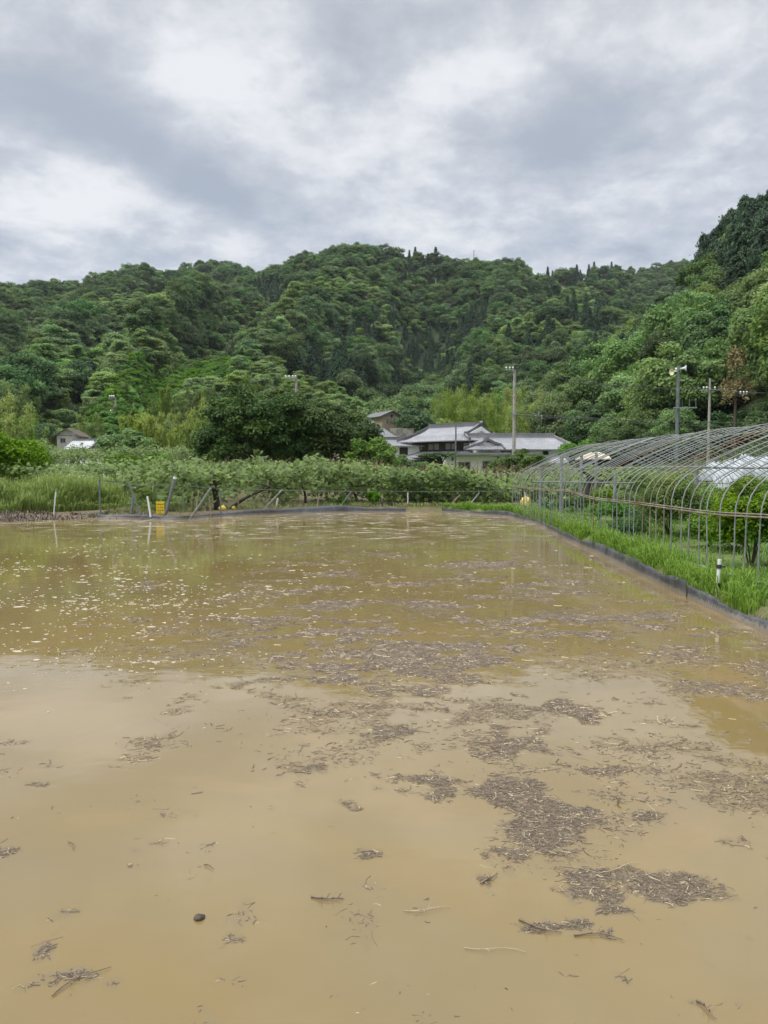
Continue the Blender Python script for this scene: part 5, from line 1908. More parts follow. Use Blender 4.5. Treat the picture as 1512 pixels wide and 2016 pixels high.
shrub(1330, 23.5, 1.9, .95, 'dark green weed thicket far inside the hoops', 514, 'leaf_broad', .08, 30, 120, 'weed_clump', .012)
shrub(1395, 19.5, 1.5, 1.0, 'bushy green growth midway inside, between film heap and citrus', 515, 'leaf_citrus', .075, 34, 130)
shrub(1450, 14.2, .9, .55, 'loose low weed clump right behind the near hoops', 516, 'leaf_bright', .06, 26, 120, 'weed_clump', .01, 0)
shrub(1250, 25.5, 1.7, .7, 'tangled weeds along the far inner wall', 517, 'leaf_broad', .09, 26, 90, 'weed_clump', .012)
shrub(1190, 26.5, 1.2, .8, 'leafy weeds around the thick black trunk', 518, 'leaf_citrus', .09, 22, 90, 'weed_clump', .012)


def heap(px, py, Y, w, d, h, label, mat, seed, name='plastic_film', cat='plastic film'):
    """old greenhouse film, gathered in crumpled folds on the frame"""
    c = at(px, py, Y)
    nx, ny = 90, 40
    u, v = np.meshgrid(np.linspace(-1, 1, nx), np.linspace(-1, 1, ny))
    x, y = u * w / 2, v * d / 2
    hh = np.sqrt(np.clip(1 - np.abs(u) ** 3, 0, 1)) * np.sqrt(np.clip(1 - v * v, 0, 1))
    z = h * hh * (.55 + .8 * fbm(u * 3.1 + seed, v * 2.3, seed, 3)) + .18 * h * (np.abs(fbm(u * 9, v * 5, seed + 2, 4) - .5) * 4 - .6) * hh
    x = x + .12 * (fbm(u * 6, v * 6, seed + 5, 3) - .5) * w * .3
    g = gz(c[0], Y)
    V = np.stack([x.ravel(), y.ravel(), z.ravel()], -1)
    ii, jj = np.meshgrid(np.arange(ny - 1), np.arange(nx - 1), indexing='ij')
    Fc = np.stack([ii * nx + jj, ii * nx + jj + 1, (ii + 1) * nx + jj + 1, (ii + 1) * nx + jj], -1).reshape(-1, 4)
    V2 = V.copy(); V2[:, 2] -= .02
    me = np_mesh(name, np.vstack([V, V2]), np.vstack([Fc, (Fc + len(V))[:, ::-1]]))
    o = link(name, me, M[mat])
    o.location = (c[0], Y, c[2] - h * .6)
    tag(o, label, cat)
    return o


heap(1470, 918, 26, 2.8, 1.6, .75, 'crumpled heap of greyish white greenhouse film seen through the hoops', 'film', 3)
heap(1440, 950, 25, 1.3, 1.0, .7, 'smaller pale film bundle hanging below the big film heap', 'film', 6)
heap(1168, 896, 44, 1.7, 1.4, .38, 'beige cloth cover on the vines behind the far hoops', 'tarp', 9, 'cloth_cover', 'cover')
heap(1100, 905, 42, .9, .8, .3, 'small whitish cloth cover on the vines behind the corner of the hoop frame', 'film', 12, 'cloth_cover', 'cover')


def film_rack():
    """posts and rails that carry the film heap"""
    t = empty('film_rack', (at(1470, 950, 26)[0], 26, gz(12, 26)))
    tag(t, 'pale weathered rack of posts under the film heap', 'rack')
    for k, (x, y) in enumerate(((-1.1, -.5), (.0, -.5), (1.1, -.5), (-1.1, .5), (1.1, .5))):
        mb = MB(); mb.tube([(x, y, -.2), (x, y, 1.35)], .04, 7); mb.build('post', M['wood'], t)
    for y in (-.5, .5):
        mb = MB(); mb.tube([(-1.3, y, 1.33), (1.3, y, 1.36)], .03, 7); mb.build('rail', M['steel'], t)


film_rack()

# ------------------------------------------------------------------ grasses


def blades(name, X, Y, Hh, Wd, rg, bend, var, mat, label, cat='grass'):
    n = len(X)
    Z = ground_z(X, Y)
    a = rg.uniform(0, 6.28, n); d = np.stack([np.cos(a), np.sin(a), 0 * a], -1)
    s = np.stack([-np.sin(a), np.cos(a), 0 * a], -1) * (Wd / 2)[:, None]
    P = np.stack([X, Y, Z - .02], -1)
    up = np.array((0, 0, 1.0))
    b = bend[:, None] * d
    p1 = P + up * (Hh * .5)[:, None] + b * (Hh * .16)[:, None]
    p2 = P + up * (Hh * .86)[:, None] + b * (Hh * .50)[:, None]
    p3 = P + up * (Hh * (1 - .28 * np.abs(bend)))[:, None] + b * (Hh * .95)[:, None]
    V = np.stack([P - s, P + s, p1 - s * .95, p1 + s * .95, p2 - s * .7, p2 + s * .7, p3 - s * .08, p3 + s * .08], 1)
    q = np.array([(0, 1, 3, 2), (2, 3, 5, 4), (4, 5, 7, 6)])
    Fc = ((np.arange(n) * 8)[:, None, None] + q[None]).reshape(-1, 4)
    me = np_mesh(name, V.reshape(-1, 3), Fc, {'var': np.repeat(var, 8)})
    o = link(name, me, M[mat])
    tag(o, label, cat, kind='stuff')


def grow_grass():
    rg = np.random.default_rng(81)
    # washed-up litter on the mud shore
    n = 16000
    X = rg.uniform(-17, -8.0, n); Y = rg.uniform(22.0, 28.0, n)
    sdv = outline_sd(X, Y); t = fbm(X * .9, Y * 1.6, 95, 4)
    k = (sdv > -.9) & (sdv < 2.4) & (rg.random(n) < sstep(t, .38, .62))
    X, Y = X[k], Y[k]; n = len(X)
    blades('shore_litter', X, Y, rg.uniform(.04, .16, n), rg.uniform(.015, .04, n), rg, rg.uniform(.6, 1.5, n), rg.beta(1.2, 3, n), 'litter', 'brown washed-up straw and weed on the mud shore', 'litter')
    # along the bank behind the edging sheets: upright, in tufts
    P = np.array([(4.15, 3.0), (4.1, 5.5)] + [tuple(e) for e in EDGE[:8]])
    seg = np.hypot(*np.diff(P, axis=0).T); s = np.concatenate([[0], np.cumsum(seg)])
    n = 21000
    u = rg.uniform(0, s[-1], n)
    x0, y0 = np.interp(u, s, P[:, 0]), np.interp(u, s, P[:, 1])
    tx, ty = np.gradient(np.interp(u + .0, s, P[:, 0])), 0
    i = np.clip(np.searchsorted(s, u) - 1, 0, len(seg) - 1)
    d = np.diff(P, axis=0) / seg[:, None]
    off = rg.gamma(1.8, .16, n) + .03
    X, Y = x0 + d[i, 1] * off, y0 - d[i, 0] * off
    tuft = fbm(X * 2.2, Y * 2.2, 15, 3)
    k = (outline_sd(X, Y) > .04) & (rg.random(n) < sstep(tuft, .25, .6))
    X, Y, tuft = X[k], Y[k], tuft[k]
    n = len(X)
    H = (.10 + .30 * tuft * rg.uniform(.5, 1.3, n)) * np.where(Y < 20, 1.0, .9)
    blades('bank_grass', X, Y, H, .011 + .004 * rg.random(n) + Y * .0002, rg, rg.uniform(.1, 1.0, n), np.clip(rg.beta(2, 2, n) + .1, 0, 1), 'grass', 'fresh green grass tufts along the bank behind the edging')
    # short growth under the hoops and beyond
    n = 60000
    Y = 6.5 + 26 * rg.random(n) ** 1.2; X = rg.uniform(4.4, 4.4 + .2 * 24 + 3, n)
    t = fbm(X * .9, Y * .9, 25, 4)
    k = (outline_sd(X, Y) > .3) & (rg.random(n) < sstep(t, .30, .62))
    X, Y, t = X[k], Y[k], t[k]; n = len(X)
    blades('ground_weeds', X, Y, (.05 + .26 * np.clip(t - .35, 0, 1) * rg.uniform(.4, 1.5, n)) * (1 + .5 * sstep(Y, 15, 22)), .014 + .0006 * Y * rg.random(n), rg, rg.uniform(.3, 1.2, n), rg.beta(1.6, 2.4, n), 'grass', 'low mixed green weeds under the hoop frame', 'weeds')
    # tall grass on the far bank beside the mud shore
    n = 34000
    X = rg.uniform(-17.5, -8.0, n); Y = rg.uniform(24.6, 33.0, n)
    sdv = outline_sd(X, Y)
    t = fbm(X * .8, Y * .8, 35, 3)
    front = 1.7 + .7 * fbm(X * .7, X * 0, 45, 3)
    k = (sdv > front)
    X, Y, t, sdv = X[k], Y[k], t[k], sdv[k]; n = len(X)
    fall = sstep(X, -8.9, -10.2) * .75 + .25
    H = (.32 + 1.2 * sstep(t, .2, .8) * rg.uniform(.5, 1.15, n)) * (.45 + .55 * sstep(sdv, 1.6, 3.2)) * fall
    blades('tall_grass', X, Y, H, .022 + .012 * rg.random(n), rg, rg.uniform(.15, .9, n), np.clip(rg.beta(2, 3, n), 0, 1), 'tall_grass', 'tall wild grass on the bank above the mud shore')
    # dry straggling grass at the foot of the vines
    n = 15000
    X = rg.uniform(-9.6, 9, n); Y = rg.uniform(31.0, 34.5, n) + vine_front(X)
    sdv = outline_sd(X, Y); t = fbm(X * .8, Y * .8, 55, 3)
    k = (sdv > .2) & (rg.random(n) < sstep(t, .35, .6))
    X, Y = X[k], Y[k]; n = len(X)
    dry = rg.random(n) < .6
    for nm, mk, lab in (('dry_grass', dry, 'straw coloured dry grass at the foot of the vines'), ('vineyard_grass', ~dry, 'thin green grass at the foot of the vines')):
        m = int(mk.sum())
        blades(nm, X[mk], Y[mk], rg.uniform(.05, .24, m), np.full(m, .02), rg, rg.uniform(.3, 1.3, m), rg.random(m), 'dry_grass' if nm == 'dry_grass' else 'grass', lab)
    # clearing between the vine plots and the meadow below the trees
    n = 26000
    X = rg.uniform(-30, 24, n); Y = rg.uniform(52, 76, n)
    X2 = X * Y / 50
    blades('meadow_grass', X2, Y, rg.uniform(.2, .6, n), rg.uniform(.03, .06, n), rg, rg.uniform(.2, 1, n), rg.random(n), 'tall_grass', 'rough meadow grass between vines and trees')


grow_grass()

# ------------------------------------------------------------------ buildings


def slope(mb, A, B, C, D, sag=0.0, rows=10, pitch=.27, amp=.05, thick=.10, m=0, edge=True):
    """tiled roof slope: A-B the top edge, D-C the eave (A above D, B above C); curved by sag, ribbed along the fall"""
    A, B, C, D = (np.array(p, float) for p in (A, B, C, D))
    wid = max(np.linalg.norm(B - A), np.linalg.norm(C - D))
    n = max(4, int(wid / pitch) * 2)
    nrm = np.cross(C - D, A - D); nrm /= np.linalg.norm(nrm)
    if nrm[2] < 0:
        nrm = -nrm
    G = []
    for i in range(rows + 1):
        t = i / rows
        row = []
        for j in range(n + 1):
            s = j / n
            q = (A + (B - A) * s) * (1 - t) + (D + (C - D) * s) * t
            q = q + np.array((0, 0, -sag * 4 * t * (1 - t) * .5 - sag * .35 * math.sin(t * math.pi)))
            q = q + nrm * (amp if j % 2 else 0) + nrm * .012 * ((i % 2))
            row.append(q)
        G.append(row)
    mb.grid(G, m)
    low = [[p - np.array((0, 0, thick)) for p in row] for row in (G[0], G[rows // 2], G[-1])]
    mb.grid(low[::-1], m)
    e = G[-1]
    mb.grid([[p for p in e], [p - np.array((0, 0, thick)) for p in e]], m)
    mb.grid([[r[0] for r in G], [r[0] - np.array((0, 0, thick)) for r in G]], m)
    mb.grid([[r[-1] - np.array((0, 0, thick)) for r in G], [r[-1] for r in G]], m)


def ridge(mb, pts, w=.22, h=.28, m=0, tipup=.0):
    for a, b in zip(pts[:-1], pts[1:]):
        a, b = np.array(a, float), np.array(b, float)
        d = b - a; L = np.linalg.norm(d); d /= L
        s = np.cross(d, (0, 0, 1.0)); s /= np.linalg.norm(s)
        u = np.cross(s, d)
        for k, (ww, z0, z1) in enumerate(((w, -.05, h * .55), (w * .72, h * .55, h * .8), (w * .9, h * .8, h))):
            mb.hexa([a + s * ww / 2 + u * z0, a - s * ww / 2 + u * z0, b - s * ww / 2 + u * z0, b + s * ww / 2 + u * z0],
                    [a + s * ww / 2 + u * z1, a - s * ww / 2 + u * z1, b - s * ww / 2 + u * z1, b + s * ww / 2 + u * z1], m)


def window(parent, c, w, h, normal_y=-1, panes=2, frame='steel', name='window', deep=.06):
    """window in a wall that faces -Y (local): frame with panes"""
    fr = MB()
    t = .045
    x, y, z = c
    fr.box((x, y, z - h / 2 + t / 2), (w, deep, t)); fr.box((x, y, z + h / 2 - t / 2), (w, deep, t))
    for k in range(panes + 1):
        xx = x - w / 2 + t / 2 + (w - t) * k / panes
        fr.box((xx, y - .003, z), (t, deep, h - 2 * t))
    f = fr.build(name, M[frame], parent)
    g = MB()
    g.box((x, y + .012, z), (w - .02, .02, h - .02))
    g.build('pane', M['glass_dark'], f)
    return f


def wall_box(parent, name, x0, x1, y0, y1, z0, z1, mat):
    mb = MB(); mb.box(((x0 + x1) / 2, (y0 + y1) / 2, (z0 + z1) / 2), (x1 - x0, y1 - y0, z1 - z0))
    return mb.build(name, M[mat], parent)


def main_house():
    """tiled house with a hip-and-gable roof turned about 35 degrees"""
    Y = 82.0
    top = at(941, 834, Y)
    gx, gy = float(top[0]), Y
    g = gz(gx, Y)
    t = empty('tiled_house', (gx, gy, g), R_(-44))
    tag(t, 'old dark timbered house with grey hip-and-gable tiled roof and white gable', 'house')
    zr = float(top[2]) - g - .2      # ridge height
    L = 6.6
    ze = zpx(872, 84) - g + .1       # eave
    wgab = 2.15                       # half width of the upper gable
    hip = 3.6                        # half width at the eave
    zb = zr - (zr - ze) * .62        # foot of the gable
    rf = MB()
    # front and back slopes, upper and lower in one sweep
    xl, xr = -L, .25
    for sgn in (-1, 1):
        slope(rf, (xl, 0, zr), (xr, 0, zr), (xr, sgn * wgab * 1.12, zb), (xl - .0, sgn * wgab * 1.12, zb), .10, 6)
        slope(rf, (xl, sgn * wgab * 1.12, zb + .0), (xr, sgn * wgab * 1.12, zb), (xr + 1.45, sgn * hip, ze), (xl - 1.5, sgn * hip, ze + .0), .10, 6)
    slope(rf, (xr - .3, -wgab * 1.12, zb - .02), (xr - .3, wgab * 1.12, zb - .02), (xr + 1.45, hip, ze), (xr + 1.45, -hip, ze), .12, 6)
    slope(rf, (xl, 0, zr - .05), (xl, .01, zr - .05), (xl - 1.5, hip, ze), (xl - 1.5, -hip, ze), .22, 8)
    roof = rf.build('main_roof', M['tile'], t)
    rd = MB()
    ridge(rd, [(xl - .1, 0, zr + .02), (xr + .15, 0, zr + .02)], .30, .38)
    for sgn in (-1, 1):
        ridge(rd, [(xr - .05, sgn * .12, zr - .02), (xr - .02, sgn * wgab * .6, zr - (zr - zb) * .60), (xr - .0, sgn * wgab * 1.12, zb + .02)], .26, .22)
        ridge(rd, [(xr - .1, sgn * wgab * 1.12, zb + .05), (xr + .7, sgn * (wgab * 1.12 + hip) / 2, (zb + ze) / 2 - .10), (xr + 1.5, sgn * hip, ze + .10)], .2, .2)
        ridge(rd, [(xl, sgn * .1, zr - .02), (xl - .9, sgn * hip * .45, zr - (zr - ze) * .56), (xl - 1.55, sgn * hip * 1.0, ze + .12)], .22, .22)
        rd.ball((xr + .02, sgn * wgab * 1.14, zb + .22), .17)
    rd.ball((xr + .2, 0, zr + .25), .22)
    rd.build('ridge_tiles', M['tile_ridge'], roof)
    gb = MB()
    gb.add([(xr - .02, -wgab * .82, zb + .1), (xr - .02, wgab * .82, zb + .1), (xr - .02, 0, zr - .42), (xr - .12, -wgab * .82, zb + .1), (xr - .12, wgab * .82, zb + .1), (xr - .12, 0, zr - .42)],
           [(0, 1, 2), (5, 4, 3), (0, 3, 4, 1), (1, 4, 5, 2), (2, 5, 3, 0)])
    gb.build('gable_panel', M['plaster_white'], roof)
    bb = MB()
    for sgn in (-1, 1):
        a0, a1 = np.array((xr + .22, 0, zr - .12)), np.array((xr + .22, sgn * wgab * 1.08, zb - .02))
        bb.hexa([a0 + (-.08, 0, -.42), a0 + (.0, 0, -.42), a1 + (.0, 0, -.30), a1 + (-.08, 0, -.30)], [a0 + (-.08, 0, 0), a0 + (0, 0, 0), a1 + (0, 0, 0), a1 + (-.08, 0, 0)])
    bb.build('bargeboard', M['plaster_white'], roof)
    # upper floor: dark timber with a row of sliding panels
    x0, x1, yw = xl - 1.1, xr + .7, hip - .95
    wall_box(t, 'upper_wall', x0, x1, -yw, yw, ze - 1.15, ze + .05, 'dark_wood')
    n = 11
    for k in range(n):
        mb = MB(); w = (x1 - x0) / n
        mb.box((x0 + w * (k + .5), -yw - .03, ze - .55), (w * .8, .05, .62)); mb.build('sliding_panel', M['shoji' if k % 3 else 'dark_wood'], t)
    for k in range(5):
        mb = MB(); w = 2 * yw / 5
        mb.box((x1 + .03, -yw + w * (k + .5), ze - .55), (.05, w * .78, .62)); mb.build('sliding_panel', M['shoji'], t)
    # skirt roof and dark ground floor
    rf = MB()
    zs = ze - 1.05
    slope(rf, (x0, -yw, zs), (x1, -yw, zs), (x1 + 1.2, -yw - 1.5, zs - .62), (x0 - 1.2, -yw - 1.5, zs - .62), .05, 4)
    slope(rf, (x1, -yw, zs), (x1, yw, zs), (x1 + 1.2, yw + 1.5, zs - .62), (x1 + 1.2, -yw - 1.5, zs - .62), .05, 4)
    slope(rf, (x0, yw, zs), (x0, -yw, zs), (x0 - 1.2, -yw - 1.5, zs - .62), (x0 - 1.2, yw + 1.5, zs - .62), .05, 4)
    rf.build('skirt_roof', M['tile'], t)
    wall_box(t, 'lower_wall', x0 + .1, x1 - .1, -yw - .45, yw - .1, -.5, zs - .2, 'dark_wood')
    mb = MB(); mb.box((x0 + 2.6, -yw - .5, 1.0), (1.6, .06, 1.9)); mb.build('door', M['glass_dark'], t)
    mb = MB(); mb.box((x0 + .9, -yw - .49, 1.0), (1.1, .06, 2.2)); mb.build('white_panel', M['plaster_white'], t)


main_house()


def wing_house():
    """long tiled wing with hipped end and a small gabled porch roof"""
    Y = 80.0
    a = at(930, 858, Y); b = at(1086, 862, Y + 1)
    g = gz(float(a[0] + 5), Y)
    t = empty('tiled_house', (float(a[0]), Y, g), 0)
    tag(t, 'long low tiled wing with white walls and hipped end behind the tall pole', 'house')
    L = float(b[0] - a[0]); zr = float(a[2]) - g - .15
    ze = zpx(885, Y - 3) - g; hw = 3.2
    rf = MB()
    slope(rf, (-.5, 0, zr), (L, 0, zr), (L + 1.75, -hw, ze), (-.5, -hw, ze), .10, 9)
    slope(rf, (-.5, 0, zr), (L, 0, zr), (L + 1.75, hw, ze), (-.5, hw, ze), .10, 9)
    slope(rf, (L, -.01, zr - .02), (L, .01, zr - .02), (L + 1.75, hw, ze), (L + 1.75, -hw, ze), .10, 9)
    roof = rf.build('wing_roof', M['tile'], t)
    rd = MB()
    ridge(rd, [(-.5, 0, zr), (L + .1, 0, zr)], .3, .42)
    ridge(rd, [(L, -.1, zr), (L + 1.8, -hw, ze + .06)], .2, .2)
    ridge(rd, [(L, .1, zr), (L + 1.8, hw, ze + .06)], .2, .2)
    rd.build('ridge_tiles', M['tile'], roof)
    wall_box(t, 'wall', .5, L + 1.0, -hw + .7, hw - .6, -.5, ze + .05, 'plaster_white')
    for px, w in ((1073, .6), (1104, .6)):
        x = (px - CX) / F * (Y - hw + .7) - float(a[0])
        window(t, (x, -hw + .66, ze - .32), w, .42, panes=1)
    for k in range(8):
        mb = MB(); x = (932 + 12.0 * k - CX) / F * (Y - hw) - float(a[0])
        mb.box((x, -hw + .66, ze - .36), (.42, .06, .5)); mb.build('sliding_panel', M['shoji'], t)
    mb = MB(); mb.box((L - .3, -hw + .3, ze - .95), (3.2, 1.0, .10)); mb.build('canopy', M['metal_roof'], t)
    # porch roof with its own small curved gable towards the field
    px_ = (960 - CX) / F * (Y - 5.0) - float(a[0])
    zp = zpx(866, Y - 5) - g; zq = zpx(885, Y - 5.5) - g; zg = zpx(877, Y - 5.2) - g
    hwp = 1.15
    rf = MB()
    yg = -5.2
    for sgn in (-1, 1):
        slope(rf, (px_, yg, zp), (px_, -2.2, zp), (px_ + sgn * 1.9, -2.2, zq + .25), (px_ + sgn * 1.3, yg, zg), .06, 6)
    slope(rf, (px_ - 1.25, yg + .05, zg), (px_ + 1.25, yg + .05, zg), (px_ + 1.45, yg - .9, zq), (px_ - 2.4, yg - .9, zq), .05, 5)
    pr = rf.build('porch_roof', M['tile'], t)
    rd = MB()
    ridge(rd, [(px_, yg - .12, zp), (px_, -2.2, zp)], .22, .24)
    for sgn in (-1, 1):
        ridge(rd, [(px_ + sgn * .05, yg - .02, zp - .02), (px_ + sgn * .65, yg - .02, (zp + zg) / 2 - .05), (px_ + sgn * 1.3, yg - .02, zg + .02)], .16, .14)
    ridge(rd, [(px_ - 1.3, yg - .05, zg + .02), (px_ - 2.4, yg - .95, zq + .04)], .16, .14)
    ridge(rd, [(px_ + 1.3, yg - .05, zg + .02), (px_ + 1.45, yg - .95, zq + .04)], .16, .14)
    rd.build('ridge_tiles', M['tile_ridge'], pr)
    gb = MB()
    gb.add([(px_ - .95, yg + .12, zg + .04), (px_ + .95, yg + .12, zg + .04), (px_, yg + .12, zp - .22), (px_ - .95, yg + .2, zg + .04), (px_ + .95, yg + .2, zg + .04), (px_, yg + .2, zp - .22)],
           [(0, 1, 2), (5, 4, 3), (0, 3, 4, 1), (1, 4, 5, 2), (2, 5, 3, 0)])
    gb.build('gable_panel', M['plaster'], pr)
    wall_box(t, 'porch_wall', px_ - 1.2, px_ + 1.2, yg + .3, -2.3, -.5, zq + .2, 'plaster')


wing_house()


def annex():
    Y = 73.0
    a = at(876, 895, Y); b = at(1063, 893, Y)
    g = gz(float(a[0]), Y)
    t = empty('plastered_annex', (float(a[0]), Y, g))
    tag(t, 'flat roofed cream plastered annex with dark sliding windows before the tiled roofs', 'building')
    L = float(b[0] - a[0]); zt = float(a[2]) - g
    wall_box(t, 'wall', 0, L, 0, 3.0, -.5, zt, 'plaster')
    mb = MB(); mb.box((L / 2 - .1, 1.3, zt + .09), (L + .5, 3.9, .16)); r = mb.build('roof_slab', M['metal_roof'], t)
    mb = MB(); mb.box((L / 2 - .1, -.66, zt - .02), (L + .52, .05, .10)); mb.build('gutter', M['steel_dark'], r)
    for px, py, w, h, k in ((914, 917, 1.1, .72, 2), (961, 915, 1.05, .72, 2), (891, 904, .25, .3, 1), (981, 902, .26, .3, 1), (1010, 917, 1.0, .7, 2)):
        c = at(px, py, Y)
        window(t, (float(c[0] - a[0]), -.03, float(c[2]) - g), w, h, panes=k)
    mb = MB(); mb.tube([(.12, -.08, zt), (.12, -.08, -.2)], .035, 7); mb.build('downpipe', M['white_pvc'], t)


annex()


def small_tiled_house():
    Y = 86.0
    a = at(766, 862, Y); b = at(846, 862, Y)
    g = gz(float(a[0]), Y)
    t = empty('tiled_house', (float(a[0]), Y, g))
    tag(t, 'small tiled house with white wall between the slanting grey roof and the main house', 'house')
    L = float(b[0] - a[0]); zr = float(a[2]) - g - .2; ze = zpx(878, Y - 2.4) - g; hw = 2.5
    rf = MB()
    slope(rf, (-.6, 0, zr), (L, 0, zr), (L, -hw, ze), (-.6, -hw, ze), .08, 7)
    slope(rf, (-.6, 0, zr), (L, 0, zr), (L, hw, ze), (-.6, hw, ze), .08, 7)
    roof = rf.build('roof', M['tile'], t)
    rd = MB(); ridge(rd, [(-.65, 0, zr), (L + .05, 0, zr)], .3, .3); rd.build('ridge_tiles', M['tile_ridge'], roof)
    wall_box(t, 'wall', -.1, L - .2, -hw + .6, hw - .6, -.5, ze + .03, 'plaster_white')
    mb = MB(); mb.box((1.55, -hw + .55, ze - .9), (.9, .06, 1.5)); mb.build('door', M['dark_wood'], t)
    rf = MB(); slope(rf, (-.6, -hw + .55, ze - 1.0), (L - .2, -hw + .55, ze - .9), (L - .2, -hw - 1.0, ze - 1.45), (-.6, -hw - 1.0, ze - 1.5), .02, 4); rf.build('porch_roof', M['tile'], t)


small_tiled_house()


def barn():
    """big plain roof that falls towards the houses"""
    Y = 92.0
    g = gz(0, Y)
    p1, p2, p3, p4 = at(708, 826, Y + 8), at(724, 824, Y + 8), at(783, 863, Y), at(752, 864, Y - 4)
    t = empty('barn', (float(p3[0]) - 3, Y, g))
    tag(t, 'barn with a large plain grey sloping roof, half hidden by the dark trees', 'barn')
    o = np.array(t.location)
    rf = MB()
    A, B = at(690, 823, 90) - o, at(724, 824, 100) - o
    C, D = at(783, 863, 97) - o, at(752, 867, 87) - o
    slope(rf, A, B, C, D, 0, 4, .5, .02, .12)
    A2, B2 = A.copy(), B.copy()
    e = np.array((-4.2, 0, -2.4))
    slope(rf, A, B, B + e, A + e, 0, 4, .5, .02, .12)
    roof = rf.build('roof', M['metal_roof'], t)
    bt = MB()
    for k in (.05, .36, .68, .97):
        a, b = A + (B - A) * k, D + (C - D) * k
        bt.tube([a + (0, 0, .06), b + (0, 0, .06)], .07, 6)
    bt.build('seam_strip', M['steel'], roof)
    w = MB()
    lo = [D + (.0, .4, -.2), C + (-.3, -.3, -.2), B + e + (.6, -.3, -.2), A + e + (.6, .3, -.2)]
    w.hexa([(p[0], p[1], -.5) for p in lo], lo)
    w.build('wall', M['beige_wall'], t)


barn()


def hill_house():
    Y = 112.0
    c = at(754, 835, Y)
    g = float(c[2]) - 1.2
    t = empty('brown_house', (float(c[0]), Y, g), R_(-64))
    tag(t, 'small brown walled house with dark gabled roof at the wood edge above the barn', 'house')
    zt = zpx(811, Y) - g; ze = zpx(821, Y) - g
    L, hw = 5.5, 1.75
    wall_box(t, 'wall', -L / 2, L / 2, -hw + .3, hw - .3, -2.5, ze, 'beige_wall')
    gb = MB()
    for x in (L / 2 - .12, -L / 2 + .02):
        gb.add([(x, -hw + .3, ze), (x, hw - .3, ze), (x, 0, zt - .12), (x + .1, -hw + .3, ze), (x + .1, hw - .3, ze), (x + .1, 0, zt - .12)], [(2, 1, 0), (3, 4, 5), (1, 4, 3, 0), (2, 5, 4, 1), (0, 3, 5, 2)])
    gb.build('gable_wall', M['beige_wall'], t)
    rf = MB()
    for s in (-1, 1):
        slope(rf, (-L / 2 - .5, 0, zt), (L / 2 + .4, 0, zt), (L / 2 + .4, s * (hw + .25), ze - .15), (-L / 2 - .5, s * (hw + .25), ze - .15), .0, 4)
    rf.build('roof', M['tile_dark'], t)
    mb = MB(); mb.box((L / 2 + .02, 0, zt - .75), (.06, .3, .4)); mb.build('vent', M['dark_wood'], t)
    mb = MB(); mb.box((L / 2 + .03, .2, ze - .75), (.07, 2.0, .5)); f = mb.build('window', M['shoji'], t)
    for k in range(4):
        m2 = MB(); m2.box((L / 2 + .08, -.7 + .6 * k, ze - .75), (.04, .07, .6)); m2.build('mullion', M['dark_wood'], f)
    mb = MB(); mb.box((L / 2 + .5, 0, ze - 1.3), (.08, 3.4, .08)); mb.box((L / 2 + .5, 0, ze - 1.6), (.08, 3.4, .06))
    mb.build('balcony_rail', M['wood'], t)


hill_house()


def stone_wall():
    Y = 106.0
    a, b = at(768, 843, Y), at(815, 851, Y)
    z0 = gz(float(a[0]), Y)
    mb = MB()
    mb.box((float(a[0] + b[0]) / 2, Y, (z0 - 1 + float(a[2])) / 2), (float(b[0] - a[0]), .8, float(a[2]) - z0 + 1))
    o = mb.build('stone_wall', M['stone'])
    tag(o, 'pale stone retaining wall below the brown hillside house', 'wall')


stone_wall()


def gabled_house():
    Y = 92.0
    c = at(132, 868, Y)
    g = gz(float(c[0]), Y)
    t = empty('gabled_house', (float(c[0]), Y, g), R_(6))
    tag(t, 'beige house with plain brown gabled roof behind the bamboo', 'house')
    zt = zpx(843, Y) - g; ze = zpx(853, Y) - g
    hw = 1.15; D = 5.0
    wall_box(t, 'wall', -hw, hw, 0, D, -.5, ze - .1, 'grey_wall')
    gb = MB()
    gb.add([(-hw, .0, ze - .1), (hw, .0, ze - .1), (0, .0, zt - .12), (-hw, .1, ze - .1), (hw, .1, ze - .1), (0, .1, zt - .12)], [(0, 1, 2), (5, 4, 3), (0, 3, 4, 1), (1, 4, 5, 2), (2, 5, 3, 0)])
    gb.build('gable_wall', M['grey_wall'], t)
    rf = MB()
    slope(rf, (0, -.35, zt), (0, D + .3, zt), (hw + .35, D + .3, ze - .32), (hw + .35, -.35, ze - .32), 0, 4, .3, .01)
    slope(rf, (0, -.35, zt), (0, D + .3, zt), (-hw - 1.4, D + .3, ze - .95), (-hw - 1.4, -.35, ze - .95), 0, 4, .3, .01)
    rf.build('roof', M['bark'], t)
    mb = MB(); mb.box((0, -.03, ze - .25), (2 * hw + .05, .06, .07)); mb.build('string_course', M['steel_dark'], t)
    window(t, (-.45, -.03, ze - .85), .6, .55, panes=2)


gabled_house()


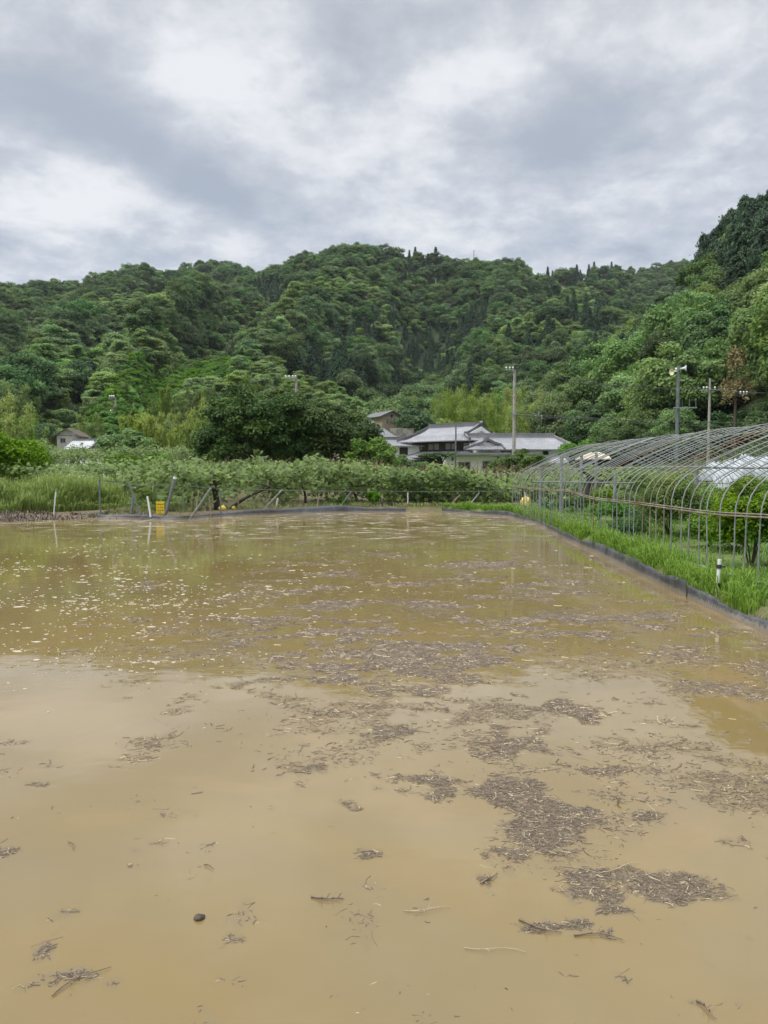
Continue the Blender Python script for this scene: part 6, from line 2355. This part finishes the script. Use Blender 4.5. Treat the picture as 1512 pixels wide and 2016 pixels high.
def white_roof_house():
    Y = 88.0
    a = at(143, 866, Y)
    g = gz(float(a[0]), Y)
    t = empty('white_roofed_house', (float(a[0]), Y, g))
    tag(t, 'low house with pale whitish tiled roof and upturned gable end', 'house')
    b = at(190, 866, Y); c = at(207, 860, Y - 2)
    L = float(b[0] - a[0]); zr = zpx(868, Y) - g; ze = zpx(884, Y - 3) - g
    rf = MB()
    slope(rf, (0, 0, zr), (L + .3, 0, zr + .05), (L, -3, ze), (0, -3, ze), .05, 6)
    slope(rf, (0, 0, zr), (L + .3, 0, zr + .05), (L, 3, ze), (0, 3, ze), .05, 6)
    gx = float(c[0] - a[0]); zg = zpx(862, Y - 3) - g
    for s in (-1, 1):
        slope(rf, (gx, -3.4, zg), (gx, 1.0, zg + .1), (gx + s * .95, 1.0, zg - .65), (gx + s * .95, -3.4, zg - .75), .05, 5)
    roof = rf.build('roof', M['pale_tile'], t)
    rd = MB(); ridge(rd, [(0, 0, zr), (L + .3, 0, zr + .05)], .25, .2); ridge(rd, [(gx, -3.45, zg), (gx, 1.0, zg + .1)], .2, .2)
    ridge(rd, [(gx, -3.45, zg), (gx + .65, -3.45, zg + .32)], .1, .1)
    rd.build('ridge_tiles', M['tile'], roof)
    gb = MB()
    gb.add([(gx - .8, -3.1, zg - .7), (gx + .8, -3.1, zg - .7), (gx, -3.1, zg - .1), (gx - .8, -3.0, zg - .7), (gx + .8, -3.0, zg - .7), (gx, -3.0, zg - .1)], [(0, 1, 2), (5, 4, 3), (0, 3, 4, 1), (1, 4, 5, 2), (2, 5, 3, 0)])
    gb.build('gable_panel', M['plaster_white'], roof)
    wall_box(t, 'wall', .2, L + 2.2, -2.6, 2.4, -.5, ze - .02, 'plaster_white')


M['pale_tile'] = tile_mat('pale_tile', (0.42, 0.42, 0.43), (0.62, 0.62, 0.62))
white_roof_house()

# ------------------------------------------------------------------ poles and lines


def insulator(parent, p, s=1.0):
    mb = MB()
    mb.tube([p, (p[0], p[1], p[2] + .10 * s), (p[0], p[1], p[2] + .12 * s), (p[0], p[1], p[2] + .2 * s), (p[0], p[1], p[2] + .26 * s)], [.03 * s, .03 * s, .085 * s, .09 * s, .03 * s], 8)
    mb.build('insulator', M['white_ceramic'], parent)


def pole(px, top, Y, r, label, arms=(), mat='concrete', taper=.7, lean=0.0, name='utility_pole', cap=None, base=None):
    """arms: (pixel row, left px, right px, [insulator px])"""
    x = float(at(px, top, Y)[0])
    z = gz(x, Y) if base is None else base
    H = zpx(top, Y) - z
    t = empty(name, (x, Y, z))
    tag(t, label, 'pole')
    mb = MB()
    mb.tube([(-lean * H, 0, -.5), (-lean * H * .5, 0, H * .5), (0, 0, H)], [r, r * (1 + taper) / 2, r * taper], 10)
    mb.build('shaft', M[mat], t)
    for row, a, b, ins in arms:
        za = zpx(row, Y) - z
        xa, xb = (a - px) / F * Y, (b - px) / F * Y
        mb = MB()
        mb.box(((xa + xb) / 2, -r - .05, za), (abs(xb - xa), .09, .09))
        mb.build('crossarm', M['steel'], t)
        for q in ins:
            insulator(t, ((q - px) / F * Y, -r - .05, za + .05), Y / 75)
    return t, H


P1, H1 = pole(1013, 728, 72, .17, 'tall bare concrete pole before the long tiled wing, insulators on one side', [(729, 993, 1014, (996, 1003, 1009)), (816, 1005, 1018, ())], taper=.75, lean=-.0008)
P2, H2 = pole(1336, 720, 58, .155, 'grey pole carrying white horn loudspeakers above the hoop frame', [(803, 1326, 1371, ())], 'steel_dark', taper=.8, lean=.003)
P3, H3 = pole(1398, 745, 66, .15, 'weathered pole with a crossarm of white insulators near the loudspeaker pole', [(768, 1380, 1410, (1384, 1390, 1406))], taper=.55, lean=.002)
P4, H4 = pole(1061, 809, 105, .14, 'far thin pole with two short crossarms at the wood edge', [(823, 1053, 1068, (1055, 1066)), (829, 1055, 1068, (1066,))])
P5, H5 = pole(897.5, 835, 70, .075, 'slender grey metal pole standing before the main tiled roof', [], 'steel_dark', .9)
P6, H6 = pole(583, 741, 62, .14, 'pole rising out of the big dark tree with a one-sided insulator arm', [(746, 560, 584, (563, 570, 577, 582))])
q = raycast(227, 806)
P7, H7 = pole(227, 782, float(q[1]) - 3, .16, 'pole with a white transformer on the bare patch of the slope', [(784, 215, 230, (217, 221, 225)), (805, 220, 233, ())], base=float(q[2]) - 1.5)
P8, H8 = pole(146, 849, 88, .08, 'thin twin pole beside the beige gabled house', [(855, 142, 150, ())], 'steel')
P9, H9 = pole(143, 849, 88.3, .06, 'second slim post of the pair beside the beige gabled house', [], 'steel')


def speakers():
    Y = 58.0
    lo = Vector(P2.location)
    for k, (px, py, dirx, size) in enumerate(((1337, 726, 1, 1.0), (1333, 731, -1, 1.0))):
        c = Vector(at(px, py, Y)) - lo
        d = Vector((dirx * .92, -.36, .05 if k == 0 else -.12)).normalized()
        mb = MB()
        prof_ = [(-.28, .085), (-.05, .085), (0, .05), (.2, .06), (.36, .11), (.46, .19), (.50, .26)]
        mb.tube([c + d * s for s, _ in prof_], [r_ for _, r_ in prof_], 14, cap=False)
        mb.tube([c + d * .50, c + d * .46, c + d * .30], [.25, .17, .02], 14, cap=False)
        mb.build('horn_speaker', M['white_pvc' if k == 0 else 'horn_cream'], P2)
    mb = MB()
    c = Vector(at(1336, 728, Y)) - lo
    mb.box(tuple(c + Vector((0, -.2, 0))), (.34, .10, .08)); mb.build('bracket', M['steel'], P2)
    mb = MB()
    a, b = Vector(at(1327, 806, Y)) - lo, Vector(at(1335, 815, Y)) - lo
    mb.tube([a, b], .03, 6); mb.build('arm_brace', M['steel'], P2)
    for px in (1343, 1357, 1370):
        a, b = Vector(at(px, 786, Y + .1)) - lo, Vector(at(px, 803, Y + .1)) - lo
        mb = MB(); mb.tube([a, b], .025, 6); mb.build('antenna_rod', M['steel_dark'], P2)


M['horn_cream'] = plain('horn_cream', (0.72, 0.70, 0.48), .4, 0, .1, 3)
speakers()


def transformer():
    lo = Vector(P7.location); Y = P7.location.y
    c = Vector(at(222, 812, Y)) - lo
    mb = MB(); mb.tube([(c.x, -.3, c.z - .45), (c.x, -.3, c.z + .40), (c.x, -.3, c.z + .46)], [.34, .34, .22], 12)
    f = mb.build('transformer', M['plaster_white'], P7)
    m2 = MB()
    for k in (-.12, .12):
        m2.tube([(c.x + k, -.3, c.z + .46), (c.x + k, -.3, c.z + .66)], .05, 6)
    m2.build('bushing', M['steel'], f)


transformer()

for i, (px, top, bot, lab) in enumerate([
        (252, 672, 690, 'lone pale pole halfway up the slope, above the white-roofed house'), (88, 760, 776, 'pole with a small box low on the slope, above the gabled house'), (415, 592, 602, 'tiny pole on the green spur above the dark tree'),
        (722, 566, 580, 'small white pole below the summit'), (678, 567, 574, 'stub of a pole near the terraced clearing'), (795, 562, 571, 'small pole on the shaded slope right under the conifer row'),
        (858, 548, 560, 'thin pole in the hollow below the ridge line'), (874, 536, 547, 'thin pole near the ridge above the hollow'), (880, 566, 570, 'short pale post by the path in the hollow'), (933, 493, 500, 'mast standing on the ridge crest')]):
    q = raycast(px, bot)
    Y = float(q[1]) - 5
    zt = zpx(top, Y); zb = zpx(bot + 10, Y)
    x = float(at(px, top, Y)[0])
    t = empty('hillside_pole', (x, Y, zb))
    tag(t, lab, 'pole')
    mb = MB(); mb.tube([(0, 0, -1), (0, 0, zt - zb)], .17 + Y * .00035, 8); mb.build('shaft', M['concrete'], t)
    w = (zt - zb) * .16
    mb = MB(); mb.box((.0, -.3, (zt - zb) * .97), (w * 2, .2, .2)); mb.build('crossarm', M['steel'], t)


def tip(px, row, Y, dy=-.2):
    p = at(px, row, Y + dy)
    return p


Ln = wire_line
RA = .02
Ln('power_line', 'upper power line from the loudspeaker side to the insulator pole', 'cable', [at(1115, 752, 75), at(1384, 766, 66), at(1560, 774, 62)], RA, 'wire', .1)
Ln('power_line', 'thin power line leaving the tall bare pole toward the wooded slope', 'cable', [at(1009, 727, 72), at(1200, 757, 70), at(1390, 767, 66)], RA, 'wire', .15)
Ln('power_line', 'black line at the height of the antenna arm, passing behind the loudspeaker pole', 'cable', [at(1016, 817, 72), at(1336, 828, 62), at(1560, 830, 60)], RA * 1.3, 'wire', .15)
Ln('power_line', 'lower black line just above the hoops', 'cable', [at(1018, 812, 72), at(1200, 824, 68), at(1397, 839, 66), at(1560, 842, 62)], RA * 1.3, 'wire', .12)
Ln('power_line', 'slanting stay line between the two right hand poles', 'cable', [at(1336, 852, 58.3), at(1397, 838, 65.8)], RA, 'wire', 0)
Ln('power_line', 'line from the far thin pole to the wood', 'cable', [at(1060, 824, 105), at(1290, 821, 92), at(1420, 815, 88)], RA * 1.3, 'wire', .2)
Ln('power_line', 'faint second line from the far thin pole', 'cable', [at(1065, 830, 105), at(1240, 836, 95), at(1400, 840, 88)], RA * 1.3, 'wire', .2)
Ln('power_line', 'line carrying three insulators behind the near end of the hoop frame', 'cable', [at(1406, 767, 66), at(1480, 772, 64), at(1580, 776, 62)], RA, 'wire', .05)


def line_insulators():
    a = at(1464, 775, 64)
    t = empty('line_spacer', tuple(a))
    tag(t, 'three white insulators on a short bar hung on the line', 'insulators')
    mb = MB(); mb.box((0, 0, -.02), (.65, .06, .05)); mb.build('bar', M['steel'], t)
    for k in (-.26, 0, .26):
        insulator(t, (k, 0, .0), .8)


line_insulators()


# ------------------------------------------------------------------ the air between here and the hills


def haze():
    mb = MB()
    mb.box((0, 380, 105), (1900, 1500, 240))
    m, t, out = new_mat('haze')
    v = t.add('ShaderNodeVolumePrincipled')
    v.inputs['Color'].default_value = (.88, .94, 1.0, 1)
    v.inputs['Density'].default_value = .00009
    v.inputs['Anisotropy'].default_value = .2
    t.l.new(v.outputs[0], out.inputs['Volume'])
    o = mb.build('haze', m)
    tag(o, 'thin bluish haze over the valley', 'haze', kind='stuff')


haze()
